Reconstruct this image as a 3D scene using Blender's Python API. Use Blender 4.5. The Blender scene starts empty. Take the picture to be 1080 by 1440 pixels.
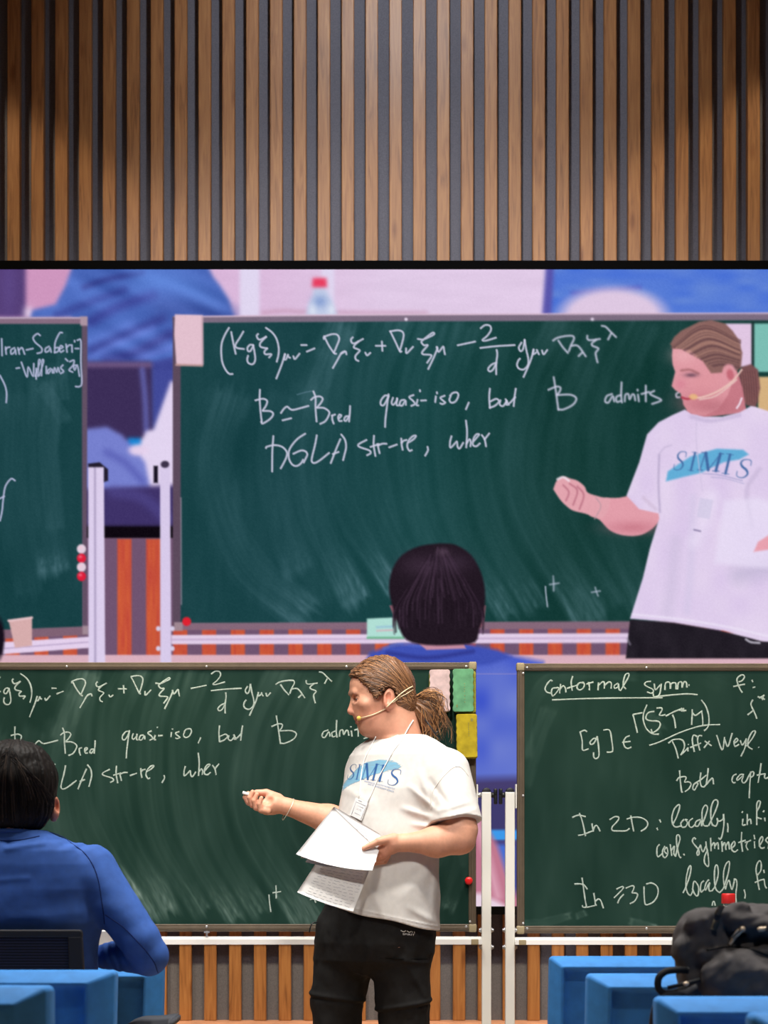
import bpy, bmesh, math, random
import numpy as np
from mathutils import Vector
from mathutils.bvhtree import BVHTree

S = bpy.context.scene
COL = S.collection
random.seed(7)
RNG = np.random.RandomState(11)

# ------------------------------------------------------------------ camera
FPX, HZ, HCAM = 3000.0, 1200.0, 1.10       # focal length in px, horizon row, camera height (m)
cam_d = bpy.data.cameras.new('camera')
cam_d.sensor_fit = 'VERTICAL'
cam_d.sensor_height = 36.0
cam_d.sensor_width = 27.0
cam_d.lens = FPX / 1440.0 * 36.0
cam_d.shift_y = (HZ - 720.0) / 1440.0      # shift lens: verticals stay vertical
cam_d.dof.use_dof = True
cam_d.dof.focus_distance = 6.5
cam_d.dof.aperture_fstop = 5.6
cam = bpy.data.objects.new('camera', cam_d)
cam.location = (0, 0, HCAM)
cam.rotation_euler = (math.pi / 2, 0, 0)
COL.objects.link(cam)
S.camera = cam

# ------------------------------------------------------------------ exposure, world, lights
S.view_settings.view_transform = 'Standard'
S.view_settings.look = 'None'
S.view_settings.gamma = 1.0
S.view_settings.use_curve_mapping = False
S.view_settings.exposure = 0.0

wd = bpy.data.worlds.new('world')
S.world = wd
wd.use_nodes = True
wd.node_tree.nodes['Background'].inputs[0].default_value = (0.9, 0.95, 1.0, 1)
wd.node_tree.nodes['Background'].inputs[1].default_value = 0.03


def aim(o, target):
    o.rotation_euler = (Vector(target) - o.location).to_track_quat('-Z', 'Y').to_euler()


def spot(name, loc, target, power, half_deg, blend, radius, col):
    l = bpy.data.lights.new(name, 'SPOT')
    l.energy = power
    l.spot_size = math.radians(half_deg * 2)
    l.spot_blend = blend
    l.shadow_soft_size = radius
    l.color = col
    o = bpy.data.objects.new(name, l)
    o.location = loc
    COL.objects.link(o)
    aim(o, target)
    return o


def area(name, loc, target, power, sx, sy, col):
    l = bpy.data.lights.new(name, 'AREA')
    l.shape = 'RECTANGLE'
    l.size, l.size_y = sx, sy
    l.energy = power
    l.color = col
    o = bpy.data.objects.new(name, l)
    o.location = loc
    COL.objects.link(o)
    aim(o, target)
    return o


WARM = (1.0, 0.82, 0.54)
NEUT = (1.0, 0.965, 0.92)
COOL = (0.90, 0.95, 1.0)
spot('stage_light', (-0.9, 2.2, 4.9), (-0.1, 6.9, 2.5), 760, 18.5, 0.35, 0.35, NEUT)
spot('stage_light', (1.3, 2.2, 4.9), (0.3, 6.9, 2.5), 500, 18.5, 0.35, 0.35, NEUT)
for x in (-1.8, -0.6, 0.6, 1.8):
    spot('ceiling_downlight', (x, 5.6, 5.1), (x, 5.65, 0), 190, 36, 0.4, 0.15, NEUT)
    spot('ceiling_downlight', (x, 4.9, 5.1), (x, 4.95, 0), 300, 33, 0.4, 0.15, NEUT)
spot('ceiling_downlight', (1.4, 1.6, 5.1), (0.9, 4.4, 0.7), 230, 17, 0.6, 0.15, NEUT)
spot('ceiling_downlight', (-1.4, 1.6, 5.1), (-0.9, 4.9, 0.8), 90, 17, 0.6, 0.15, NEUT)
for x in (-1.6, -0.8, 0.0, 0.8, 1.6):
    spot('wall_downlight', (x, 6.0, 5.12), (x, 8.2, 0.55), 680, 11, 0.5, 0.08, (1.0, 0.85, 0.54))
spot('wall_washer', (0.08, 6.5, 5.0), (0.08, 8.3, 4.0), 135, 43, 1.0, 0.10, COOL)
spot('wall_washer', (-2.7, 6.6, 4.95), (-1.9, 8.3, 2.2), 150, 34, 0.22, 0.05, WARM)
spot('wall_washer', (2.7, 6.6, 4.95), (1.9, 8.3, 2.38), 150, 34, 0.22, 0.05, WARM)


# ------------------------------------------------------------------ colour + materials
def lin(c):
    c = np.asarray(c, float) / 255.0
    return np.where(c <= 0.04045, c / 12.92, ((c + 0.055) / 1.055) ** 2.4)


def L4(c):
    r = lin(c)
    return (float(r[0]), float(r[1]), float(r[2]), 1.0)


def new_mat(name):
    m = bpy.data.materials.new(name)
    m.use_nodes = True
    nt = m.node_tree
    return m, nt, nt.nodes['Principled BSDF']


def mat(name, c, rough=0.6, spec=0.3, var=0.0, scale=40.0, metal=0.0, bump=0.0, stretch=(1, 1, 1)):
    m, nt, p = new_mat(name)
    p.inputs['Base Color'].default_value = L4(c)
    p.inputs['Roughness'].default_value = rough
    p.inputs['Specular IOR Level'].default_value = spec
    p.inputs['Metallic'].default_value = metal
    if var or bump:
        tc = nt.nodes.new('ShaderNodeTexCoord')
        mp = nt.nodes.new('ShaderNodeMapping')
        mp.inputs['Scale'].default_value = stretch
        nz = nt.nodes.new('ShaderNodeTexNoise')
        nz.inputs['Scale'].default_value = scale
        nz.inputs['Detail'].default_value = 4
        nt.links.new(tc.outputs['Object'], mp.inputs[0])
        nt.links.new(mp.outputs[0], nz.inputs['Vector'])
        if var:
            r = nt.nodes.new('ShaderNodeValToRGB')
            c = np.array(c, float)
            r.color_ramp.elements[0].position = 0.3
            r.color_ramp.elements[1].position = 0.7
            r.color_ramp.elements[0].color = L4(np.clip(c * (1 - var), 0, 255))
            r.color_ramp.elements[1].color = L4(np.clip(c * (1 + var), 0, 255))
            nt.links.new(nz.outputs['Fac'], r.inputs[0])
            nt.links.new(r.outputs[0], p.inputs['Base Color'])
        if bump:
            b = nt.nodes.new('ShaderNodeBump')
            b.inputs['Strength'].default_value = bump
            b.inputs['Distance'].default_value = 0.002
            nt.links.new(nz.outputs['Fac'], b.inputs['Height'])
            nt.links.new(b.outputs[0], p.inputs['Normal'])
    return m


def mat_attr(name, rough=0.6, spec=0.3, var=0.0, scale=60.0, alpha=False, stretch=(1, 1, 1)):
    """base colour from the 'Col' colour attribute, broken up by noise"""
    m, nt, p = new_mat(name)
    a = nt.nodes.new('ShaderNodeAttribute')
    a.attribute_name = 'Col'
    out = a.outputs['Color']
    if var:
        tc = nt.nodes.new('ShaderNodeTexCoord')
        mp = nt.nodes.new('ShaderNodeMapping')
        mp.inputs['Scale'].default_value = stretch
        nz = nt.nodes.new('ShaderNodeTexNoise')
        nz.inputs['Scale'].default_value = scale
        nz.inputs['Detail'].default_value = 3
        mr = nt.nodes.new('ShaderNodeMapRange')
        mr.inputs['From Min'].default_value = 0.3
        mr.inputs['From Max'].default_value = 0.7
        mr.inputs['To Min'].default_value = 1 - var
        mr.inputs['To Max'].default_value = 1 + var
        mx = nt.nodes.new('ShaderNodeMix')
        mx.data_type = 'RGBA'
        mx.blend_type = 'MULTIPLY'
        mx.inputs[0].default_value = 1.0
        nt.links.new(tc.outputs['Object'], mp.inputs[0])
        nt.links.new(mp.outputs[0], nz.inputs['Vector'])
        nt.links.new(nz.outputs['Fac'], mr.inputs['Value'])
        nt.links.new(out, mx.inputs[6])
        nt.links.new(mr.outputs[0], mx.inputs[7])
        out = mx.outputs[2]
    nt.links.new(out, p.inputs['Base Color'])
    if alpha:
        nt.links.new(a.outputs['Alpha'], p.inputs['Alpha'])
    p.inputs['Roughness'].default_value = rough
    p.inputs['Specular IOR Level'].default_value = spec
    return m


# ------------------------------------------------------------------ mesh helpers
def P(x, y, d):
    """world point seen at pixel (x, y) at distance d"""
    return np.array([(x - 540.0) * d / FPX, d, HCAM + (HZ - y) * d / FPX])


def toW(V, d0):
    """figure space (px right, px down, px away) around distance d0 -> world metres"""
    V = np.asarray(V, float)
    k = d0 / FPX
    return np.stack([(V[..., 0] - 540) * k, d0 + V[..., 2] * k, HCAM + (HZ - V[..., 1]) * k], -1)


def worldloc(o):
    p = Vector((0, 0, 0))
    while o is not None:
        p = p + o.location
        o = o.parent
    return np.array(p)


def fin(name, V, F, m, parent=None, smooth=True, cols=None, base=None):
    V = np.asarray(V, float)
    me = bpy.data.meshes.new(name)
    if parent is not None:
        off = worldloc(parent)
        loc = np.zeros(3)
    else:
        loc = np.array([V[:, 0].mean(), V[:, 1].mean(), V[:, 2].min()]) if base is None else np.asarray(base, float)
        off = loc
    VV = (V - off).astype(np.float32)
    if isinstance(F, np.ndarray):
        n, k = F.shape
        me.vertices.add(len(VV))
        me.vertices.foreach_set('co', VV.ravel())
        me.loops.add(n * k)
        me.loops.foreach_set('vertex_index', F.astype(np.int32).ravel())
        me.polygons.add(n)
        me.polygons.foreach_set('loop_start', np.arange(0, n * k, k, dtype=np.int32))
        me.update(calc_edges=True)
    else:
        me.from_pydata([tuple(v) for v in VV], [], [tuple(int(i) for i in f) for f in F])
    me.polygons.foreach_set('use_smooth', np.full(len(me.polygons), bool(smooth)))
    if cols is not None:
        cols = np.asarray(cols, np.float32)
        if cols.shape[1] == 3:
            cols = np.concatenate([cols, np.ones((len(cols), 1), np.float32)], 1)
        a = me.color_attributes.new('Col', 'FLOAT_COLOR', 'POINT')
        a.data.foreach_set('color', cols.ravel())
    me.validate()
    me.update()
    me.materials.append(m)
    o = bpy.data.objects.new(name, me)
    o.location = loc
    if parent is not None:
        o.parent = parent
    COL.objects.link(o)
    return o


def tag(o, label=None, cat=None, group=None, kind=None):
    if label: o['label'] = label
    if cat: o['category'] = cat
    if group: o['group'] = group
    if kind: o['kind'] = kind
    return o


def thing(name, loc, label, cat, group=None):
    o = bpy.data.objects.new(name, None)
    o.empty_display_size = 0.1
    o.location = loc
    COL.objects.link(o)
    return tag(o, label, cat, group)


def merge(parts):
    V, F, n = [], [], 0
    for v, f in parts:
        V.append(np.asarray(v, float))
        F += [[i + n for i in q] for q in f]
        n += len(v)
    return np.concatenate(V), F


def box(lo, hi, bev=0.0, seg=2):
    lo, hi = np.minimum(lo, hi), np.maximum(lo, hi)
    bm = bmesh.new()
    bmesh.ops.create_cube(bm, size=1.0)
    for v in bm.verts:
        v.co = Vector([(lo[i] + hi[i]) / 2 + v.co[i] * (hi[i] - lo[i]) for i in range(3)])
    if bev:
        bmesh.ops.bevel(bm, geom=bm.edges[:], offset=bev, segments=seg, affect='EDGES', profile=0.5)
    bm.verts.index_update()
    r = (np.array([v.co[:] for v in bm.verts]), [[v.index for v in f.verts] for f in bm.faces])
    bm.free()
    return r


def tube(pts, r, seg=8, caps=True):
    pts = np.asarray(pts, float)
    n = len(pts)
    r = np.broadcast_to(np.asarray(r, float), (n,))
    T = np.gradient(pts, axis=0)
    T /= np.linalg.norm(T, axis=1)[:, None] + 1e-12
    up = np.array([0, 0, 1.0]) if abs(T[0][2]) < 0.9 else np.array([1.0, 0, 0])
    V = []
    a = np.arange(seg) * 2 * math.pi / seg
    u = np.cross(T[0], up); u /= np.linalg.norm(u)
    for i in range(n):
        u = u - T[i] * np.dot(u, T[i])
        u /= np.linalg.norm(u) + 1e-12
        w = np.cross(T[i], u)
        V.append(pts[i] + r[i] * (np.cos(a)[:, None] * u + np.sin(a)[:, None] * w))
    V = np.concatenate(V)
    F = []
    for i in range(n - 1):
        for j in range(seg):
            k = (j + 1) % seg
            F.append([i * seg + j, i * seg + k, (i + 1) * seg + k, (i + 1) * seg + j])
    if caps:
        F.append(list(range(seg))[::-1])
        F.append([(n - 1) * seg + j for j in range(seg)])
    return V, F


def lathe(c, prof, seg=28):
    """prof: list of (radius, height)"""
    V, F = [], []
    a = np.arange(seg) * 2 * math.pi / seg
    for r, z in prof:
        V.append(np.stack([c[0] + r * np.cos(a), c[1] + r * np.sin(a), np.full(seg, c[2] + z)], 1))
    n = len(prof)
    for i in range(n - 1):
        for j in range(seg):
            k = (j + 1) % seg
            F.append([i * seg + j, i * seg + k, (i + 1) * seg + k, (i + 1) * seg + j])
    F.append(list(range(seg))[::-1])
    F.append([(n - 1) * seg + j for j in range(seg)])
    return np.concatenate(V), F


def sphere(c, r, nu=14, nv=9):
    r = np.broadcast_to(np.asarray(r, float), (3,))
    V, F = [], []
    for i in range(nv + 1):
        t = math.pi * i / nv
        for j in range(nu):
            a = 2 * math.pi * j / nu
            V.append([c[0] + r[0] * math.sin(t) * math.cos(a), c[1] + r[1] * math.sin(t) * math.sin(a), c[2] + r[2] * math.cos(t)])
    for i in range(nv):
        for j in range(nu):
            k = (j + 1) % nu
            F.append([i * nu + j, (i + 1) * nu + j, (i + 1) * nu + k, i * nu + k])
    return np.array(V), F


def extrude(poly, y0, y1, bev=0.0):
    """polygon in (x, z) extruded from y0 to y1, optional bevel"""
    bm = bmesh.new()
    vs = [bm.verts.new((p[0], y0, p[1])) for p in poly]
    f = bm.faces.new(vs)
    r = bmesh.ops.extrude_face_region(bm, geom=[f])
    for v in r['geom']:
        if isinstance(v, bmesh.types.BMVert):
            v.co.y = y1
    bmesh.ops.recalc_face_normals(bm, faces=bm.faces[:])
    if bev:
        bmesh.ops.bevel(bm, geom=bm.edges[:], offset=bev, segments=2, affect='EDGES', profile=0.5)
    bm.verts.index_update()
    r = (np.array([v.co[:] for v in bm.verts]), [[v.index for v in q.verts] for q in bm.faces])
    bm.free()
    return r


def smooth_line(pts, sub=5):
    """Catmull-Rom through points"""
    p = np.asarray(pts, float)
    if len(p) < 3:
        t = np.linspace(0, 1, sub + 1)[:, None]
        return p[0] * (1 - t) + p[-1] * t
    q = np.concatenate([[2 * p[0] - p[1]], p, [2 * p[-1] - p[-2]]])
    out = []
    for i in range(1, len(q) - 2):
        a, b, c, d = q[i - 1], q[i], q[i + 1], q[i + 2]
        for t in np.arange(sub) / sub:
            out.append(0.5 * (2 * b + (c - a) * t + (2 * a - 5 * b + 4 * c - d) * t * t + (3 * b - a - 3 * c + d) * t ** 3))
    out.append(p[-1])
    return np.array(out)


# ------------------------------------------------------------------ numpy value noise
def _h(ix, iy, iz):
    n = (ix * 374761393 + iy * 668265263 + iz * 2147483647 + 12345).astype(np.int64)
    n = (n ^ (n >> 13)) * 1274126177
    n = n ^ (n >> 16)
    return (n & 0xffff) / 65535.0


def vnoise(x, y=None, z=None):
    x = np.asarray(x, float)
    y = np.zeros_like(x) if y is None else np.broadcast_to(np.asarray(y, float), x.shape)
    z = np.zeros_like(x) if z is None else np.broadcast_to(np.asarray(z, float), x.shape)
    ix, iy, iz = [np.floor(a).astype(np.int64) for a in (x, y, z)]
    fx, fy, fz = x - ix, y - iy, z - iz
    fx, fy, fz = [f * f * (3 - 2 * f) for f in (fx, fy, fz)]
    r = 0
    for a in (0, 1):
        for b in (0, 1):
            for c in (0, 1):
                r = r + _h(ix + a, iy + b, iz + c) * (fx if a else 1 - fx) * (fy if b else 1 - fy) * (fz if c else 1 - fz)
    return r


# ------------------------------------------------------------------ 2-D painter (only for the picture a screen shows, chalk dust and prints)
def sd_poly(X, Y, pts):
    pts = np.asarray(pts, float)
    d = np.full(X.shape, 1e18)
    s = np.ones(X.shape)
    n = len(pts)
    for i in range(n):
        a, b = pts[i], pts[i - 1]
        ex, ey = b[0] - a[0], b[1] - a[1]
        wx, wy = X - a[0], Y - a[1]
        t = np.clip((wx * ex + wy * ey) / (ex * ex + ey * ey + 1e-12), 0, 1)
        d = np.minimum(d, (wx - ex * t) ** 2 + (wy - ey * t) ** 2)
        c1, c2, c3 = Y >= a[1], Y < b[1], ex * wy > ey * wx
        flip = (c1 & c2 & c3) | (~c1 & ~c2 & ~c3)
        s = np.where(flip, -s, s)
    return s * np.sqrt(d)


def sd_line(X, Y, pts, w):
    """distance to a polyline with half widths w (array per point or scalar)"""
    pts = np.asarray(pts, float)
    w = np.broadcast_to(np.asarray(w, float), (len(pts),))
    d = np.full(X.shape, 1e9)
    for i in range(len(pts) - 1):
        a, b = pts[i], pts[i + 1]
        ex, ey = b - a
        t = np.clip(((X - a[0]) * ex + (Y - a[1]) * ey) / (ex * ex + ey * ey + 1e-12), 0, 1)
        d = np.minimum(d, np.hypot(X - a[0] - ex * t, Y - a[1] - ey * t) - (w[i] * (1 - t) + w[i + 1] * t))
    return d


class Canvas:
    def __init__(s, x0, y0, x1, y1, res, fill=(0, 0, 0), alpha=1.0):
        s.x = np.arange(x0, x1 + res * 0.5, res)
        s.y = np.arange(y0, y1 + res * 0.5, res)
        s.res = res
        s.X, s.Y = np.meshgrid(s.x, s.y)
        s.im = np.zeros(s.X.shape + (3,)) + np.asarray(fill, float)
        s.al = np.zeros(s.X.shape) + alpha

    def win(s, pts, pad):
        p = np.asarray(pts, float)
        i0, i1 = np.searchsorted(s.x, [p[:, 0].min() - pad, p[:, 0].max() + pad])
        j0, j1 = np.searchsorted(s.y, [p[:, 1].min() - pad, p[:, 1].max() + pad])
        return slice(j0, j1), slice(i0, i1)

    def put(s, w, a, c):
        a = np.clip(a, 0, 1)
        if callable(c):
            c = c(s.X[w], s.Y[w])
        s.im[w] = s.im[w] * (1 - a[..., None]) + np.asarray(c, float) * a[..., None]
        s.al[w] = np.maximum(s.al[w], a)

    def poly(s, pts, c, soft=1.2, a=1.0, curve=0):
        if curve:
            pts = smooth_line(list(pts) + [pts[0]], curve)[:-1]
        w = s.win(pts, soft * 1.5)
        if s.X[w].size == 0: return
        s.put(w, a * np.clip(0.5 - sd_poly(s.X[w], s.Y[w], pts) / soft, 0, 1), c)

    def rect(s, x0, y0, x1, y1, c, soft=1.0, a=1.0):
        s.poly([(x0, y0), (x1, y0), (x1, y1), (x0, y1)], c, soft, a)

    def line(s, pts, wd, c, soft=1.2, a=1.0, sub=4):
        pts = smooth_line(pts, sub)
        w = s.win(pts, np.max(wd) + soft)
        if s.X[w].size == 0: return
        wd = np.asarray(wd, float)
        if wd.ndim:
            wd = np.interp(np.linspace(0, 1, len(pts)), np.linspace(0, 1, len(wd)), wd)
        s.put(w, a * np.clip(0.5 - sd_line(s.X[w], s.Y[w], pts, wd * 0.5) / soft, 0, 1), c)

    def blob(s, cx, cy, rx, ry, c, a=1.0, hard=0.0, ang=0.0):
        m = max(rx, ry) * 2.6
        w = s.win([(cx - m, cy - m), (cx + m, cy + m)], 0)
        if s.X[w].size == 0: return
        dx, dy = s.X[w] - cx, s.Y[w] - cy
        if ang:
            ca, sa = math.cos(ang), math.sin(ang)
            dx, dy = dx * ca + dy * sa, -dx * sa + dy * ca
        q = np.sqrt((dx / rx) ** 2 + (dy / ry) ** 2)
        if hard:
            v = np.clip(0.5 - (q - 1) * min(rx, ry) / hard, 0, 1)
        else:
            v = np.exp(-q * q)
        s.put(w, a * v, c)

    def blur(s, sig, w=(slice(None), slice(None))):
        r = int(3 * sig / s.res) + 1
        k = np.exp(-0.5 * (np.arange(-r, r + 1) * s.res / sig) ** 2)
        k /= k.sum()
        a = s.im[w]
        for ax in (0, 1):
            pad = [(0, 0)] * 3
            pad[ax] = (r, r)
            b = np.pad(a, pad, 'edge')
            n = a.shape[ax]
            a = sum(k[i] * (b[i:i + n] if ax == 0 else b[:, i:i + n]) for i in range(2 * r + 1))
        s.im[w] = a

    def quads(s):
        h, w = s.X.shape
        i = np.arange(h * w).reshape(h, w)
        return np.stack([i[:-1, :-1], i[1:, :-1], i[1:, 1:], i[:-1, 1:]], -1).reshape(-1, 4)


# ------------------------------------------------------------------ signed-distance sculpting -> one continuous mesh (surface nets)
def rc(a, b, ra, rb):
    a, b = np.array(a, float), np.array(b, float)
    e = b - a
    ee = float(e @ e) + 1e-9

    def f(p):
        t = np.clip(((p - a) @ e) / ee, 0, 1)
        return np.linalg.norm(p - a - t[:, None] * e, axis=1) - (ra + (rb - ra) * t)
    return f


def rot_axes(ax, deg):
    t = math.radians(deg)
    c, s = math.cos(t), math.sin(t)
    if ax == 'y': return np.array([[c, 0, s], [0, 1, 0], [-s, 0, c]])
    if ax == 'x': return np.array([[1, 0, 0], [0, c, -s], [0, s, c]])
    return np.array([[c, -s, 0], [s, c, 0], [0, 0, 1]])


def ell(c, r, R=None):
    c, r = np.array(c, float), np.array(r, float)

    def f(p):
        q = p - c
        if R is not None: q = q @ R
        k0 = np.linalg.norm(q / r, axis=1)
        k1 = np.linalg.norm(q / (r * r), axis=1)
        return k0 * (k0 - 1) / (k1 + 1e-9)
    return f


def rbx(c, h, r, R=None):
    c, h = np.array(c, float), np.array(h, float)

    def f(p):
        q = p - c
        if R is not None: q = q @ R
        q = np.abs(q) - (h - r)
        return np.linalg.norm(np.maximum(q, 0), axis=1) + np.minimum(q.max(1), 0) - r
    return f


def loft(sec, ang, ex=2.0):
    """stack of (super)ellipses: rows y, cx, cz, half side, half depth; ang = turn about the vertical"""
    sec = np.array(sec, float)
    t = math.radians(ang)
    ca, sa = math.cos(t), math.sin(t)

    def f(p):
        y = np.clip(p[:, 1], sec[0, 0], sec[-1, 0])
        cx, cz, A, B = [np.interp(y, sec[:, 0], sec[:, i]) for i in (1, 2, 3, 4)]
        x, z = p[:, 0] - cx, p[:, 2] - cz
        u, v = x * ca - z * sa, x * sa + z * ca
        q = (np.abs(u / A) ** ex + np.abs(v / B) ** ex) ** (1 / ex)
        d = (q - 1) * np.minimum(A, B)
        dy = np.maximum(sec[0, 0] - p[:, 1], p[:, 1] - sec[-1, 0])
        o = np.where(dy > 0, np.hypot(np.maximum(d, 0), np.maximum(dy, 0)), np.maximum(d, dy))
        return o
    return f


def moved(f, c, R):
    c = np.array(c, float)
    return lambda p: f((p - c) @ R + c)


def smin(a, b, k):
    h = np.clip(0.5 + 0.5 * (b - a) / k, 0, 1)
    return b + (a - b) * h - k * h * (1 - h)


def sculpt(prims, lo, hi, h, post=None, slack=3.0, n=12):
    """prims: list of (op, f, k) with op '+' smooth union / '-' smooth subtraction. Returns V, quads"""
    lo, hi = np.array(lo, float), np.array(hi, float)
    nb = np.ceil((hi - lo) / (h * n)).astype(int)

    def ev(p, use):
        d = None
        for i in use:
            op, f, k = prims[i]
            v = f(p)
            if op == '+':
                d = v if d is None else smin(d, v, k)
            elif d is not None:
                d = -smin(-d, v, k)
        return d

    gi = np.stack(np.meshgrid(*[np.arange(m) for m in nb], indexing='ij'), -1).reshape(-1, 3)
    cen = lo + (gi + 0.5) * h * n
    half = h * n * 0.5 * math.sqrt(3)
    Dc = np.stack([f(cen) for _, f, _ in prims], 1)
    d = None
    for i, (op, f, k) in enumerate(prims):
        if op == '+':
            d = Dc[:, i] if d is None else smin(d, Dc[:, i], k)
        elif d is not None:
            d = -smin(-d, Dc[:, i], k)
    u = d
    if post is not None:
        d = post(cen, d)
    keep = np.abs(d) < half * 1.25 + slack
    g = np.stack(np.meshgrid(*[np.arange(n + 1)] * 3, indexing='ij'), -1).reshape(-1, 3)
    corner = np.array([[0, 0, 0], [1, 0, 0], [0, 1, 0], [1, 1, 0], [0, 0, 1], [1, 0, 1], [0, 1, 1], [1, 1, 1]])
    edges = [(0, 1), (2, 3), (4, 5), (6, 7), (0, 2), (1, 3), (4, 6), (5, 7), (0, 4), (1, 5), (2, 6), (3, 7)]
    M = nb * n + 4
    key = lambda c: (c[:, 0].astype(np.int64) * M[1] + c[:, 1]) * M[2] + c[:, 2]
    Ks, Vs, Es = [], [], []
    for bi in np.nonzero(keep)[0]:
        use = [i for i in range(len(prims)) if prims[i][0] == '+' and Dc[bi, i] < max(u[bi], 0) + 2.2 * half + prims[i][2] + slack
               or prims[i][0] == '-' and Dc[bi, i] < 1.2 * half + prims[i][2] + slack]
        if not any(prims[i][0] == '+' for i in use):
            continue
        o = gi[bi] * n
        p = lo + (g + o) * h
        D = ev(p, use)
        if post is not None:
            D = post(p, D)
        D = D.reshape(n + 1, n + 1, n + 1)
        ins = D < 0
        if ins.all() or not ins.any():
            continue
        cs = np.stack([D[c[0]:c[0] + n, c[1]:c[1] + n, c[2]:c[2] + n] for c in corner], -1)
        cin = cs < 0
        act = cin.any(-1) & ~cin.all(-1)
        idx = np.argwhere(act)
        cv = cs[act]
        acc = np.zeros((len(idx), 3))
        cnt = np.zeros(len(idx))
        for a, b in edges:
            va, vb = cv[:, a], cv[:, b]
            x = (va < 0) != (vb < 0)
            t = np.where(x, va / (va - vb + 1e-12 * ((va - vb) == 0)), 0)
            acc += np.where(x[:, None], corner[a] + t[:, None] * (corner[b] - corner[a]), 0)
            cnt += x
        Ks.append(key(idx + o + 1))
        Vs.append(lo + (idx + o + acc / cnt[:, None]) * h)
        for ax in range(3):
            sl = [slice(0, n)] * 3
            s2 = list(sl)
            s2[ax] = slice(1, n + 1)
            a, b = ins[tuple(sl)], ins[tuple(s2)]
            e = np.argwhere(a != b)
            if len(e):
                Es.append((ax, e + o + 1, a[a != b]))
    K, V = np.concatenate(Ks), np.concatenate(Vs)
    order = np.argsort(K)
    K, V = K[order], V[order]
    Q = []
    for ax, e, sgn in Es:
        b, c = [(1, 2), (2, 0), (0, 1)][ax]
        ub, uc = np.zeros(3, int), np.zeros(3, int)
        ub[b] = 1
        uc[c] = 1
        q = np.stack([key(e - ub - uc), key(e - uc), key(e), key(e - ub)], 1)
        j = np.searchsorted(K, q)
        j = np.clip(j, 0, len(K) - 1)
        ok = (K[j] == q).all(1)
        j, s = j[ok], sgn[ok]
        j[~s] = j[~s][:, ::-1]
        Q.append(j)
    return V, np.concatenate(Q)


def bvh(V, F):
    return BVHTree.FromPolygons([tuple(v) for v in V], [tuple(int(i) for i in f) for f in F])


def drop(trees, x, y, off, z0=-400.0):
    """surface point under (x, y) in figure space, pulled 'off' px toward the camera"""
    best = None
    for t in trees:
        h = t.ray_cast(Vector((x, y, z0)), Vector((0, 0, 1)))
        if h[0] is not None and (best is None or h[0].z < best):
            best = h[0].z
    return None if best is None else best - off


def drape(trees, pts, off, sub=6, last=0.0):
    out = []
    for x, y in smooth_line(pts, sub):
        z = drop(trees, x, y, off)
        if z is None: z = last
        last = z
        out.append((x, y, z))
    out = np.array(out)
    if len(out) > 4:
        k = out[:, 2].copy()
        out[1:-1, 2] = np.minimum(k[1:-1], (k[:-2] + k[1:-1] + k[2:]) / 3)
    return out


def nd_tubes(lines, r, seg=4):
    return merge([tube(l, r if np.isscalar(r) else r[i], seg, False) for i, l in enumerate(lines)])

# ------------------------------------------------------------------ handwriting (pixel polylines, traced stroke by stroke)
def _t(x0, y0, sc, strokes):
    return [[(x0 + x / sc, y0 + y / sc) for x, y in s] for s in strokes]


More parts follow.
